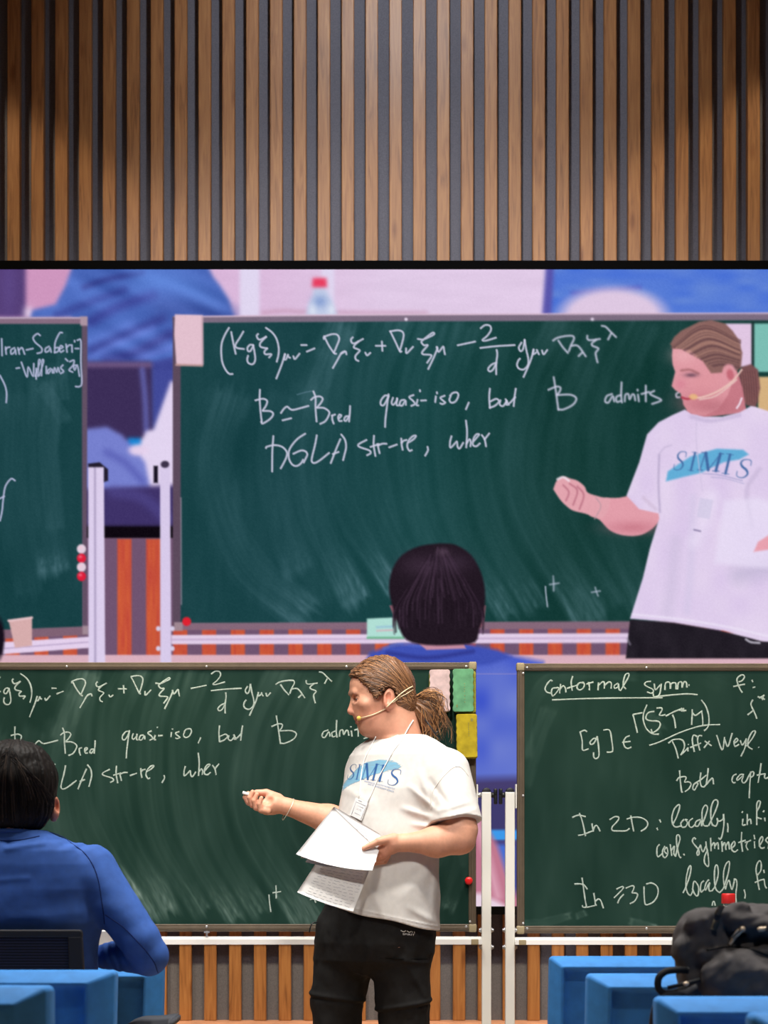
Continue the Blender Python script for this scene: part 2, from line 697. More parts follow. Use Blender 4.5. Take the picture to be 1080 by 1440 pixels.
# centre board, as the video wall shows it (fully in view there)
W_CENTRE = (
    _t(300, 450, 6.75, [
        [(148, 75), (110, 140), (80, 220), (75, 310), (85, 400), (115, 470), (150, 510), (182, 512)],
        [(170, 115), (190, 220), (212, 320)], [(285, 110), (250, 170), (210, 235), (225, 265), (290, 275)],
        [(378, 240), (350, 235), (325, 262), (328, 292), (350, 295), (375, 255)],
        [(378, 238), (390, 300), (398, 370), (385, 410), (360, 420), (330, 405), (322, 370), (330, 340)],
        [(425, 133), (412, 150), (425, 180), (450, 185), (500, 160)], [(500, 160), (465, 195), (443, 225), (450, 255), (510, 270)],
        [(510, 270), (485, 300), (495, 325), (550, 325), (530, 355)],
        [(500, 75), (560, 120), (600, 180), (620, 260), (618, 330), (602, 395)],
        [(680, 325), (650, 420), (598, 555)], [(680, 325), (672, 370), (690, 372), (708, 330), (712, 350), (728, 358)],
        [(760, 345), (775, 370), (818, 320)], [(835, 238), (885, 238)], [(888, 300), (960, 270)]]) +
    _t(440, 450, 6.75, [
        [(105, 180), (108, 160), (180, 135), (230, 140), (250, 180), (225, 250), (200, 310)], [(108, 155), (150, 240), (200, 312), (220, 320)],
        [(190, 455), (230, 385), (270, 315), (300, 298)], [(270, 318), (310, 300), (318, 325)],
        [(378, 165), (362, 185), (370, 215), (400, 220), (475, 180)],
        [(430, 205), (395, 240), (390, 262), (420, 275), (445, 290), (420, 320), (403, 345), (408, 375), (432, 388)],
        [(498, 310), (515, 335), (545, 312)], [(598, 245), (688, 245)], [(655, 205), (660, 292)],
        [(735, 108), (780, 200), (825, 295), (840, 298)], [(735, 108), (800, 98), (845, 108), (862, 145), (845, 225), (825, 290)],
        [(885, 270), (890, 315), (950, 255)]]) +
    _t(580, 450, 6.75, [
        [(52, 180), (100, 185), (160, 160), (205, 135), (195, 120), (150, 150), (100, 190), (85, 210), (110, 240), (145, 240), (95, 300), (100, 325), (165, 330), (180, 345), (140, 405)],
        [(150, 465), (200, 360), (235, 275), (232, 258)], [(232, 258), (245, 300), (262, 290), (292, 252), (300, 285), (308, 325)],
        [(430, 240), (595, 205)], [(648, 78), (690, 48), (735, 55), (745, 95), (710, 150), (665, 190), (700, 195), (792, 168)],
        [(645, 265), (800, 248), (970, 238)], [(800, 285), (805, 330), (795, 420), (795, 515)],
        [(795, 405), (750, 425), (718, 465), (735, 488), (765, 470), (790, 420)]]) +
    _t(720, 450, 6.75, [
        [(90, 215), (65, 260), (80, 295), (105, 275), (120, 190)],
        [(120, 190), (135, 280), (155, 370), (150, 430), (110, 470), (65, 460), (48, 425), (60, 385), (75, 368)],
        [(110, 540), (150, 450), (185, 360), (205, 280)], [(205, 285), (200, 325), (240, 300), (235, 285), (255, 325)],
        [(285, 290), (300, 325), (335, 285)],
        [(390, 195), (430, 170), (510, 152), (575, 152), (588, 180), (560, 240), (540, 295)], [(440, 195), (480, 255), (530, 312)],
        [(565, 245), (610, 240), (645, 265), (700, 345)], [(665, 310), (632, 342)],
        [(715, 150), (715, 175), (740, 192), (835, 180)], [(800, 188), (760, 220), (765, 245), (820, 270), (795, 310), (800, 355), (812, 402)],
        [(852, 55), (890, 65), (930, 105), (988, 162)], [(940, 130), (912, 185)]]) +
    _t(340, 540, 6.75, [
        [(172, 55), (170, 150), (180, 280), (190, 360)], [(130, 155), (200, 140), (240, 160), (230, 205), (200, 250)],
        [(200, 255), (270, 258), (298, 285), (270, 330), (200, 375), (185, 360)],
        [(372, 275), (400, 235), (430, 215), (460, 238), (490, 245), (560, 228), (632, 208)], [(388, 345), (468, 325)],
        [(680, 70), (700, 130), (700, 230), (710, 355)], [(658, 150), (690, 125), (740, 118), (768, 140), (750, 180), (715, 222)],
        [(715, 225), (780, 228), (830, 265), (820, 310), (790, 355), (745, 378)],
        [(858, 300), (860, 340), (872, 375)], [(858, 300), (885, 290)],
        [(920, 330), (945, 300), (925, 292), (915, 320), (925, 350), (948, 350)],
        [(1028, 210), (1025, 280), (1018, 355)], [(1015, 305), (985, 310), (972, 340), (990, 350), (1015, 310)],
        [(300, 495), (290, 640), (288, 830)], [(230, 608), (240, 595), (310, 580), (380, 595), (425, 640), (425, 690), (395, 755), (370, 800)],
        [(602, 472), (530, 520), (470, 590), (445, 650), (450, 715), (480, 765), (520, 778), (560, 755), (582, 720)],
        [(490, 662), (560, 632), (605, 640), (622, 670), (605, 710), (588, 745)],
        [(712, 488), (695, 580), (668, 690), (665, 735), (690, 750), (740, 725), (828, 655)],
        [(935, 525), (895, 620), (845, 750)], [(945, 480), (980, 530), (990, 600), (975, 670), (962, 722)], [(865, 665), (918, 645)]]) +
    _t(490, 540, 5.143, [
        [(290, 85), (262, 85), (235, 120), (235, 150), (258, 150), (290, 90)], [(290, 75), (280, 150), (268, 250), (265, 310)],
        [(322, 100), (312, 135), (325, 150), (350, 120), (352, 105)], [(352, 105), (348, 150), (362, 155)],
        [(405, 115), (380, 120), (370, 150), (390, 155), (412, 120), (415, 150)],
        [(470, 80), (440, 95), (470, 125), (480, 145), (455, 158)], [(500, 115), (492, 150), (505, 155)], [(517, 45), (518, 53)],
        [(525, 120), (560, 118)], [(632, 90), (628, 130)], [(640, 60), (641, 68)],
        [(695, 85), (665, 100), (690, 125), (700, 135), (680, 145), (665, 140)],
        [(740, 85), (730, 115), (745, 135), (775, 125), (795, 85), (785, 62), (755, 65), (735, 85)], [(870, 135), (850, 182)],
        [(130, 405), (75, 435), (80, 455), (150, 480), (160, 500), (135, 515)], [(185, 375), (182, 440), (195, 520)], [(160, 455), (220, 435)],
        [(210, 435), (225, 500)], [(215, 445), (245, 432), (275, 432)], [(295, 458), (350, 438)],
        [(382, 395), (385, 440), (392, 475)], [(385, 425), (400, 410), (420, 405)],
        [(430, 425), (470, 400), (488, 375), (465, 378), (435, 410), (425, 450), (440, 482), (458, 478)], [(572, 455), (575, 480), (555, 518)],
        [(745, 378), (735, 420), (738, 460), (775, 425), (785, 418), (790, 455), (805, 465), (830, 425)],
        [(850, 265), (858, 350), (852, 458)], [(855, 430), (875, 400), (885, 420), (882, 450)],
        [(900, 420), (925, 390), (945, 365), (925, 365), (905, 395), (900, 440), (925, 450), (950, 430)],
        [(965, 370), (985, 400), (995, 450)], [(985, 400), (1018, 358)]]) +
    _t(640, 520, 3.375, [
        [(165, 90), (162, 130), (165, 180)], [(165, 180), (190, 170), (208, 150), (195, 138), (168, 150)],
        [(215, 145), (212, 165), (228, 172), (245, 148)], [(245, 148), (243, 165), (255, 165)], [(288, 90), (282, 130), (278, 172)], [(240, 140), (255, 160), (285, 130)],
        [(468, 35), (478, 100), (490, 190)], [(443, 95), (480, 80), (500, 85), (495, 105), (482, 120)],
        [(485, 120), (545, 118), (575, 135), (560, 165), (515, 188), (490, 188)],
        [(745, 115), (720, 125), (712, 150), (728, 155), (748, 125), (755, 150)], [(790, 60), (788, 120), (792, 155)],
        [(785, 120), (765, 130), (768, 152), (785, 148)], [(805, 150), (808, 120), (822, 115), (828, 140), (840, 118), (850, 120), (855, 145)],
        [(868, 118), (872, 150)], [(866, 94), (866, 99)], [(905, 75), (905, 150)], [(885, 115), (920, 105)],
        [(945, 100), (925, 115), (975, 140), (970, 150), (935, 162)], [(1065, 105), (1050, 115), (1052, 130), (1065, 130)]]))
# loose chalk marks near the lower edge of that board (screen pixels)
W_MARKS = [[(767, 825), (768, 838), (770, 853)], [(778, 810), (778.5, 820), (778.5, 831)], [(773, 822), (786, 820)], [(837, 826), (839, 833), (841, 838)],
           [(832, 833), (838, 832), (844, 831)]]

# left board, seen only on the video wall
W_LEFT = _t(0, 460, 5.146, [
    [(12, 85), (14, 140), (15, 205)], [(40, 145), (45, 195)], [(42, 160), (55, 148), (70, 145)], [(105, 150), (80, 165), (82, 195), (105, 180), (110, 160), (115, 195)],
    [(130, 150), (140, 195)], [(138, 165), (160, 150), (178, 195)], [(192, 165), (238, 155)],
    [(290, 60), (270, 48), (240, 75), (255, 110), (300, 150), (300, 180), (270, 190)], [(355, 140), (330, 155), (330, 180), (355, 170), (362, 150), (370, 180)],
    [(450, 40), (430, 45), (400, 110), (395, 180)], [(395, 185), (420, 175), (425, 150), (400, 150)], [(430, 160), (455, 145), (440, 135), (430, 160), (440, 180), (460, 170)],
    [(478, 125), (485, 180)], [(485, 145), (498, 132), (510, 130)], [(520, 130), (522, 180)], [(540, 98), (540, 106)], [(545, 155), (570, 155)],
    [(560, 95), (585, 100), (585, 250), (592, 400), (575, 430), (548, 430)], [(118, 298), (140, 295)],
    [(155, 255), (195, 360), (205, 290), (240, 355), (245, 265)], [(262, 300), (262, 375)], [(255, 355), (290, 250), (280, 245), (275, 355)],
    [(285, 350), (315, 250), (305, 245), (300, 350)], [(335, 285), (335, 335)], [(365, 300), (345, 315), (350, 335), (375, 305), (380, 330)],
    [(390, 330), (395, 295), (410, 325), (420, 295), (430, 325)], [(455, 275), (440, 295), (460, 320), (440, 335)], [(475, 230), (490, 245)],
    [(505, 250), (535, 240), (530, 275), (500, 310), (525, 325)], [(560, 275), (535, 280), (540, 310), (560, 280), (575, 355)],
    [(0, 350), (35, 420), (48, 480), (45, 545)], [(108, 1110), (80, 1098), (40, 1150), (25, 1230), (15, 1330), (0, 1400)], [(0, 1240), (30, 1225)]])

# right board, seen directly
W_RIGHT = (
    _t(755, 940, 6.75, [
        [(145, 120), (130, 112), (95, 150), (78, 195), (95, 225), (130, 235)], [(190, 185), (150, 190), (138, 225), (150, 262), (185, 230), (208, 190), (190, 180)],
        [(225, 150), (215, 235)], [(220, 195), (250, 165), (270, 190), (275, 225)], [(340, 75), (325, 130), (335, 210)], [(285, 190), (380, 160)],
        [(445, 135), (400, 140), (380, 180), (405, 205), (440, 185), (450, 150), (430, 130)], [(490, 130), (498, 170), (498, 205)], [(470, 150), (500, 140), (535, 130)],
        [(585, 135), (580, 205)], [(583, 165), (620, 130), (640, 135), (640, 190)], [(640, 165), (680, 130), (705, 140), (705, 190)],
        [(770, 140), (735, 165), (740, 190), (770, 175), (775, 145), (780, 200), (795, 210)],
        [(795, 210), (830, 150), (870, 80), (870, 48), (840, 60), (822, 120), (820, 165), (845, 195)],
        [(410, 600), (430, 690), (435, 775), (490, 765)], [(475, 600), (450, 588), (410, 605)], [(632, 585), (690, 588), (710, 680), (720, 775), (700, 795), (665, 795)],
        [(570, 675), (540, 665), (505, 700), (515, 722), (545, 705), (572, 645)], [(572, 645), (585, 740), (588, 830), (560, 858), (540, 840), (538, 798)],
        [(880, 640), (845, 655), (822, 700), (835, 745), (865, 760), (895, 748)], [(812, 703), (888, 693)]]) +
    _t(720, 920, 3.0, [
        [(170, 193), (300, 188), (450, 185), (635, 184)], [(600, 180), (700, 170), (745, 168), (782, 171)],
        [(585, 115), (565, 118), (562, 132), (595, 150), (590, 165), (570, 160)], [(600, 125), (605, 150), (625, 130)], [(630, 125), (622, 170), (600, 180), (595, 165)],
        [(645, 150), (648, 122), (665, 120), (668, 145)], [(668, 145), (672, 125), (690, 122), (692, 148)], [(698, 148), (702, 122), (715, 118), (718, 140)],
        [(718, 140), (725, 118), (735, 120), (738, 140)], [(745, 130), (748, 131)]]) +
    _t(880, 970, 5.4, [
        [(55, 190), (70, 250), (88, 325)], [(55, 188), (125, 175)], [(160, 115), (135, 180), (135, 240), (160, 300), (205, 335), (250, 338)],
        [(215, 165), (170, 175), (152, 215), (180, 235), (245, 240), (262, 265), (245, 300), (205, 325), (192, 300)],
        [(235, 140), (270, 138), (275, 155), (255, 190), (275, 195), (300, 190)], [(305, 200), (350, 175), (395, 155), (425, 145)], [(355, 190), (370, 230), (378, 290)],
        [(405, 155), (458, 158)], [(425, 165), (440, 140)], [(420, 140), (445, 165)], [(505, 150), (503, 210), (500, 265)], [(508, 175), (530, 195), (580, 160)],
        [(575, 160), (583, 210), (585, 265)], [(575, 78), (610, 130), (630, 200), (630, 260), (615, 295), (595, 310)],
        [(180, 422), (260, 395), (400, 330), (530, 285), (620, 268), (715, 265)], [(350, 385), (380, 450), (398, 520)],
        [(325, 405), (360, 380), (420, 378), (445, 410), (440, 455), (418, 495)], [(418, 495), (445, 470), (475, 440)], [(470, 440), (472, 467)], [(475, 413), (476, 418)],
        [(540, 355), (515, 345), (505, 385), (520, 470)], [(490, 440), (530, 420)], [(578, 350), (555, 350), (545, 385), (562, 460)], [(530, 425), (570, 405)],
        [(600, 390), (650, 425)], [(635, 390), (595, 440)], [(690, 345), (732, 457), (750, 360)], [(750, 375), (775, 430), (808, 330)],
        [(820, 410), (850, 385), (840, 370), (822, 395), (830, 430), (860, 415)], [(870, 385), (885, 420), (915, 375)], [(915, 370), (905, 440), (875, 505)],
        [(915, 430), (960, 370), (985, 318), (960, 320), (930, 380), (930, 430), (960, 452)], [(1008, 435), (1010, 438)]]) +
    _t(940, 935, 7.714, [
        [(765, 185), (800, 170), (825, 130), (810, 110), (780, 115), (745, 150), (750, 200), (775, 260), (800, 300)], [(705, 235), (828, 210)],
        [(905, 165), (915, 185)], [(915, 247), (940, 240)], [(970, 345), (1045, 375)], [(985, 360), (1040, 330)], [(1020, 380), (1035, 325)],
        [(915, 380), (895, 420), (905, 460), (935, 520), (958, 582)], [(920, 495), (860, 542)]]) +
    _t(930, 1070, 7.2, [
        [(185, 98), (190, 180), (205, 310), (215, 312)], [(155, 200), (180, 170), (235, 160), (250, 175), (235, 215), (275, 212), (300, 235), (280, 280), (240, 312)],
        [(330, 235), (318, 275), (335, 295), (355, 265), (370, 230), (345, 225), (325, 245)], [(400, 120), (392, 200), (405, 255), (430, 265)],
        [(345, 225), (400, 190), (455, 145)], [(475, 75), (465, 170), (455, 230)], [(430, 265), (460, 235), (515, 175), (528, 235)],
        [(760, 135), (730, 150), (715, 195), (730, 222), (750, 218)], [(835, 140), (800, 140), (765, 180), (775, 195), (830, 150), (815, 200), (835, 225), (860, 205)],
        [(905, 110), (895, 250), (890, 375)], [(860, 205), (905, 120), (935, 115), (930, 150), (900, 170)], [(1010, 25), (1000, 100), (980, 220)], [(968, 145), (1050, 130)],
        [(1050, 130), (1045, 165), (1060, 178), (1085, 165)]]) +
    _t(790, 1120, 7.2, [
        [(178, 170), (210, 260), (240, 400)], [(108, 212), (170, 190), (240, 205)], [(168, 395), (220, 385), (310, 350)], [(305, 275), (312, 320), (318, 355)],
        [(318, 350), (330, 310), (355, 295), (388, 352)], [(485, 235), (540, 205), (578, 215), (560, 255), (510, 310), (515, 345), (580, 350), (650, 348), (685, 325)],
        [(698, 195), (712, 270), (728, 352)], [(658, 230), (720, 212), (800, 215), (855, 245), (870, 285), (845, 325), (802, 352)], [(990, 235), (1002, 262)], [(962, 320), (972, 340)]]) +
    _t(900, 1110, 6.0, [
        [(275, 300), (310, 230), (335, 150), (325, 130), (290, 165), (270, 230), (275, 290), (300, 318), (345, 310)],
        [(370, 255), (345, 285), (355, 318), (385, 315), (400, 280), (380, 255), (400, 258)], [(445, 245), (415, 270), (415, 310), (440, 320), (470, 290)],
        [(510, 255), (475, 270), (465, 305), (490, 310), (515, 265), (520, 310)], [(520, 310), (550, 230), (570, 160), (550, 135), (525, 180), (525, 260), (540, 305), (575, 310)],
        [(580, 305), (620, 220), (655, 130), (650, 92), (620, 100), (598, 170), (600, 260), (610, 300)], [(610, 300), (640, 310), (655, 275), (650, 245), (665, 270), (700, 250), (705, 210)],
        [(705, 210), (708, 290), (695, 380), (678, 420), (662, 410)], [(738, 285), (742, 320), (740, 360)], [(868, 250), (865, 300), (890, 300)], [(860, 197), (866, 187)],
        [(905, 210), (905, 300)], [(905, 270), (930, 250), (938, 292)], [(985, 300), (985, 200), (985, 130), (1000, 97), (1015, 110), (1005, 150), (985, 185)], [(990, 240), (1025, 250)],
        [(1052, 240), (1055, 268)], [(1040, 192), (1047, 178)],
        [(165, 465), (145, 490), (143, 550), (155, 568), (185, 545)], [(210, 480), (190, 520), (195, 565), (215, 575), (235, 540), (225, 490), (205, 520), (225, 545)],
        [(255, 465), (268, 560)], [(262, 520), (290, 480), (285, 540), (300, 565)], [(300, 565), (320, 480), (338, 420), (325, 385), (308, 400), (312, 480), (330, 560), (345, 578)], [(368, 545), (375, 556)],
        [(470, 420), (455, 408), (442, 440), (470, 480), (495, 510), (498, 545), (485, 555), (482, 530), (510, 470)], [(510, 470), (520, 510), (535, 525), (555, 480)],
        [(555, 440), (560, 480), (575, 560), (580, 630), (570, 652), (545, 620), (545, 570), (570, 510)], [(595, 410), (600, 520)], [(600, 480), (625, 450), (630, 500)], [(630, 480), (655, 450), (662, 505)],
        [(690, 440), (695, 525)], [(695, 480), (715, 450), (725, 510)], [(725, 480), (745, 445), (755, 505)], [(770, 500), (800, 470), (795, 440), (772, 470), (775, 510), (800, 528), (825, 510)],
        [(858, 362), (855, 440), (865, 525)], [(830, 450), (890, 430)], [(885, 450), (905, 445), (895, 480), (910, 512)], [(905, 445), (935, 430)], [(965, 440), (968, 495)], [(962, 385), (968, 420)],
        [(1005, 480), (1035, 430), (1030, 400), (1008, 430), (1010, 480), (1030, 498), (1050, 490)], [(1080, 405), (1060, 430), (1085, 460), (1080, 500)]]) +
    _t(790, 1200, 6.75, [
        [(192, 232), (205, 320), (220, 430), (235, 510)], [(122, 292), (165, 290), (210, 300), (242, 340)], [(195, 495), (205, 512), (250, 510), (330, 492)],
        [(303, 378), (312, 430), (320, 490)], [(320, 455), (345, 435), (370, 450), (395, 520)], [(520, 340), (575, 315), (580, 335), (540, 380), (497, 422)], [(588, 388), (550, 430), (530, 472)],
        [(608, 332), (660, 310), (685, 315), (680, 345), (668, 375), (705, 378), (720, 400), (690, 455), (648, 478)], [(780, 315), (782, 400), (790, 478), (810, 490)],
        [(803, 292), (850, 282), (895, 305), (915, 350), (905, 410), (865, 465), (810, 490)]]) +
    _t(930, 1190, 7.2, [
        [(220, 472), (250, 410), (290, 290), (300, 215), (290, 198), (270, 240), (252, 330), (250, 420), (270, 480), (295, 500)],
        [(295, 500), (315, 460), (325, 370), (345, 360), (375, 410), (375, 480), (360, 505), (335, 480), (315, 430)], [(430, 350), (405, 375), (395, 430), (405, 465), (430, 440)],
        [(480, 340), (455, 370), (440, 425), (450, 445), (475, 390), (490, 370), (480, 420), (490, 455), (515, 450)],
        [(515, 450), (545, 400), (575, 290), (570, 205), (550, 195), (538, 260), (540, 380), (555, 440), (590, 470)],
        [(590, 470), (630, 420), (675, 280), (690, 180), (680, 155), (650, 190), (630, 270), (632, 370), (650, 435)],
        [(650, 435), (665, 380), (685, 345), (700, 400), (715, 438), (735, 370), (740, 330)], [(740, 330), (760, 345), (765, 400), (755, 480), (757, 590)],
        [(838, 440), (850, 490), (845, 528)], [(975, 290), (1005, 250), (1012, 180), (995, 148), (970, 180), (958, 240), (970, 310), (980, 380), (992, 440)],
        [(948, 368), (1000, 345), (1040, 335)], [(1040, 335), (1050, 400), (1065, 425)], [(1035, 240), (1042, 270)], [(515, 600), (520, 570), (535, 562), (545, 600)]]))


def real_xy(x, y):
    """picture on the wall -> the board itself"""
    return 0.8895 * (x - 395) + 47.3, 0.854 * (y - 461) + 947.3


# eraser sweeps left in the chalk dust: (centre line, half width, strength, bright end)
SW_CENTRE = [
    ([(322, 560), (300, 640), (312, 720), (350, 800), (425, 862)], 34, .8, .5), ([(395, 560), (380, 640), (392, 720), (418, 800)], 26, .45, .5),
    ([(430, 545), (410, 640), (420, 740), (455, 840)], 24, .4, .2), ([(478, 462), (440, 560), (438, 700), (500, 842)], 26, .75, 1.0),
    ([(490, 458), (470, 560), (480, 700), (552, 828)], 20, .6, 1.0), ([(556, 450), (520, 540), (525, 700), (600, 850)], 30, .8, .9),
    ([(610, 456), (580, 560), (590, 720), (660, 850)], 24, .75, .5), ([(655, 462), (625, 580), (645, 740), (712, 862)], 22, .6, 1.0),
    ([(700, 490), (670, 600), (690, 740), (752, 852)], 22, .5, .9), ([(790, 456), (745, 560), (735, 700), (828, 872)], 30, .7, .9),
    ([(835, 480), (790, 600), (790, 720), (860, 850)], 22, .5, .4), ([(905, 458), (860, 560), (850, 700), (905, 850)], 28, .55, .5),
    ([(960, 460), (930, 600), (930, 720), (965, 850)], 30, .5, .4), ([(310, 500), (360, 485), (420, 482)], 26, .25, .1),
    ([(460, 500), (450, 530), (438, 565)], 20, .7, .1), ([(1055, 700), (1030, 760), (985, 830)], 26, .6, 1.0)]
SW_RIGHT = [
    ([(740, 1060), (745, 1000), (775, 955), (830, 945), (890, 948)], 12, .5, .2), ([(738, 1100), (752, 1050), (770, 1000)], 14, .6, .1),
    ([(735, 1300), (770, 1296), (800, 1288)], 7, .7, .6), ([(812, 1288), (822, 1284)], 6, .8, .5), ([(888, 1296), (900, 1300), (920, 1305)], 8, .9, .6),
    ([(918, 1008), (916, 1018), (925, 1028)], 15, .8, .2), ([(1000, 950), (1020, 960)], 20, .25, 0), ([(800, 1150), (790, 1220), (810, 1290)], 40, .18, 0),
    ([(900, 1090), (880, 1180), (900, 1290)], 44, .16, 0), ([(1010, 1090), (1000, 1180), (1010, 1290)], 40, .16, 0)]


def dust_field(X, Y, sweeps, seed=0):
    """amount of chalk dust 0..1"""
    D = 0.10 * vnoise(X / 55.0 + seed, Y / 90.0) + 0.05 * vnoise(X / 9.0, Y / 40.0 + seed)
    for n, (pts, w, amp, endb) in enumerate(sweeps):
        p = smooth_line(pts, 6)
        m = len(p) - 1
        pad = w * 1.6
        box_ = (X > p[:, 0].min() - pad) & (X < p[:, 0].max() + pad) & (Y > p[:, 1].min() - pad) & (Y < p[:, 1].max() + pad)
        xs, ys = X[box_], Y[box_]
        b = np.full(xs.shape, 1e9); t_ = np.zeros(xs.shape); s_ = np.zeros(xs.shape); ov = np.zeros(xs.shape)
        for i in range(m):
            a, e = p[i], p[i + 1] - p[i]
            L = math.hypot(*e) + 1e-9
            al = ((xs - a[0]) * e[0] + (ys - a[1]) * e[1]) / L
            pe = ((xs - a[0]) * e[1] - (ys - a[1]) * e[0]) / L
            out = np.maximum(np.maximum(-al, al - L), 0)
            d = np.hypot(pe, out)
            k = d < b
            b[k] = d[k]; s_[k] = pe[k]
            t_[k] = (i + np.clip(al / L, 0, 1))[k] / m
            o = np.zeros(xs.shape)
            if i == 0: o = np.maximum(o, -al)
            if i == m - 1: o = np.maximum(o, al - L)
            ov[k] = o[k]
        edge = w * (0.84 + 0.22 * vnoise(t_ * 7 + n * 3.7, s_ * 0 + n))
        prof = np.clip((edge - np.abs(s_)) / (w * 0.34), 0, 1)
        rag = w * (.10 + .55 * vnoise(s_ / 5.0 + n * 13) + .25 * vnoise(s_ / 1.7 + n * 3))
        prof = prof * np.clip(1.15 - ov / (rag + .5), 0, 1) * (ov < w)
        strk = 0.62 + 0.55 * (vnoise(s_ / 3.2 + n * 17, t_ * 4.0) - .5) + 0.55 * (vnoise(s_ / 9.0 + n * 5 + 50, t_ * 1.5) - .5)
        fade = 0.26 + 0.30 * np.exp(-(t_ / 0.12) ** 2) * endb ** .5 + endb * 1.15 * np.exp(-((1 - t_) / 0.11) ** 2) * (0.45 + vnoise(s_ / 2.0 + n, t_ * 50 + s_ / 6))
        rim = 0.14 * np.exp(-((np.abs(s_) - edge * 0.86) / 2.0) ** 2) * (vnoise(t_ * 12 + n) > .35)
        D[box_] = np.maximum(D[box_], 0) + prof * amp * strk * fade * 0.62 + prof * rim * amp * 0.5
    return np.clip(D, 0, 1)


# serif letters S I M I S as variable-width strokes in a unit box (x right, y down)
_S = [([(.86, .30), (.84, .06), (.60, .00), (.34, .05), (.22, .22), (.34, .40), (.62, .56), (.74, .76), (.58, .95), (.32, 1.0), (.08, .92), (.06, .68)], [.05, .07, .06, .1, .15, .19, .19, .15, .1, .06, .06, .05])]
_I = [([(.56, .02), (.44, .98)], [.24, .24]), ([(.30, .01), (.80, .01)], [.05, .05]), ([(.18, .99), (.70, .99)], [.05, .05])]
_M = [([(.22, .02), (.10, .98)], [.06, .06]), ([(.24, .02), (.46, .96)], [.17, .17]), ([(.88, .02), (.46, .96)], [.05, .05]), ([(.88, .02), (.80, .98)], [.16, .16]),
      ([(.06, .01), (.30, .01)], [.05, .05]), ([(.82, .01), (1.02, .01)], [.05, .05]), ([(.0, .99), (.22, .99)], [.05, .05]), ([(.66, .99), (.94, .99)], [.05, .05])]


def logo_letters(cv, boxes, c, soft, k=1.0):
    for g, (x0, y0, x1, y1, sl) in zip((_S, _I, _M, _I, _S), boxes):
        for pts, w in g:
            w = np.array(w) * (x1 - x0 if g is not _I else (x1 - x0)) * k
            q = [(x0 + px * (x1 - x0) + (.5 - py) * .16 * (y1 - y0), y0 + py * (y1 - y0) + px * sl) for px, py in pts]
            cv.line(q, w, c, soft, 1.0, 5 if len(q) > 2 else 1)

# ------------------------------------------------------------------ room shell
D_UP, D_LOW, D_SCR, D_BRD = 8.30, 8.20, 8.15, 7.10
Z_TRIM = HCAM - (1435.5 - HZ) * D_LOW / FPX


def wood_mat():
    m, nt, p = new_mat('slat_wood')
    tc = nt.nodes.new('ShaderNodeTexCoord')
    at = nt.nodes.new('ShaderNodeAttribute'); at.attribute_name = 'Col'
    mp = nt.nodes.new('ShaderNodeMapping'); mp.inputs['Scale'].default_value = (34, 34, 2.0)
    add = nt.nodes.new('ShaderNodeVectorMath'); add.operation = 'ADD'
    nz = nt.nodes.new('ShaderNodeTexNoise'); nz.inputs['Scale'].default_value = 2.2; nz.inputs['Detail'].default_value = 5; nz.inputs['Distortion'].default_value = 1.2
    r = nt.nodes.new('ShaderNodeValToRGB')
    e = r.color_ramp.elements
    e[0].position = 0.22; e[0].color = L4((110, 70, 40))
    e[1].position = 0.80; e[1].color = L4((172, 122, 74))
    x = r.color_ramp.elements.new(0.45); x.color = L4((148, 99, 58))
    # knots: sparse dark spots stretched along the grain
    mp2 = nt.nodes.new('ShaderNodeMapping'); mp2.inputs['Scale'].default_value = (11, 11, 3.2)
    vo = nt.nodes.new('ShaderNodeTexVoronoi'); vo.inputs['Scale'].default_value = 1.0
    kr = nt.nodes.new('ShaderNodeValToRGB')
    kr.color_ramp.elements[0].position = 0.05; kr.color_ramp.elements[0].color = (0.62, 0.5, 0.42, 1)
    kr.color_ramp.elements[1].position = 0.17; kr.color_ramp.elements[1].color = (1, 1, 1, 1)
    mx = nt.nodes.new('ShaderNodeMix'); mx.data_type = 'RGBA'; mx.blend_type = 'MULTIPLY'; mx.inputs[0].default_value = 1
    k = nt.links.new
    k(tc.outputs['Object'], mp.inputs[0]); k(tc.outputs['Object'], mp2.inputs[0])
    k(mp.outputs[0], add.inputs[0]); k(at.outputs['Vector'], add.inputs[1])
    k(add.outputs[0], nz.inputs['Vector']); k(nz.outputs['Fac'], r.inputs[0])
    add2 = nt.nodes.new('ShaderNodeVectorMath'); add2.operation = 'ADD'
    k(mp2.outputs[0], add2.inputs[0]); k(at.outputs['Vector'], add2.inputs[1])
    k(add2.outputs[0], vo.inputs['Vector']); k(vo.outputs['Distance'], kr.inputs[0])
    k(r.outputs[0], mx.inputs[6]); k(kr.outputs[0], mx.inputs[7]); k(mx.outputs[2], p.inputs['Base Color'])
    p.inputs['Roughness'].default_value = 0.42
    p.inputs['Specular IOR Level'].default_value = 0.35
    return m


M_wood = wood_mat()
M_felt = mat('grey_felt', (101, 100, 109), 0.95, 0.1, 0.10, 300, bump=0.3)
M_paint = mat('wall_paint', (170, 166, 160), 0.9, 0.2, 0.03, 3)
M_ceil = mat('ceiling_paint', (190, 188, 184), 0.9, 0.2, 0.03, 3)
M_carpet = mat('floor_boards', (186, 152, 116), 0.6, 0.3, 0.08, 6, stretch=(1, 8, 1))
M_trim = mat('plinth_wood', (170, 122, 100), 0.5, 0.3, 0.08, 12, stretch=(1, 1, 6))

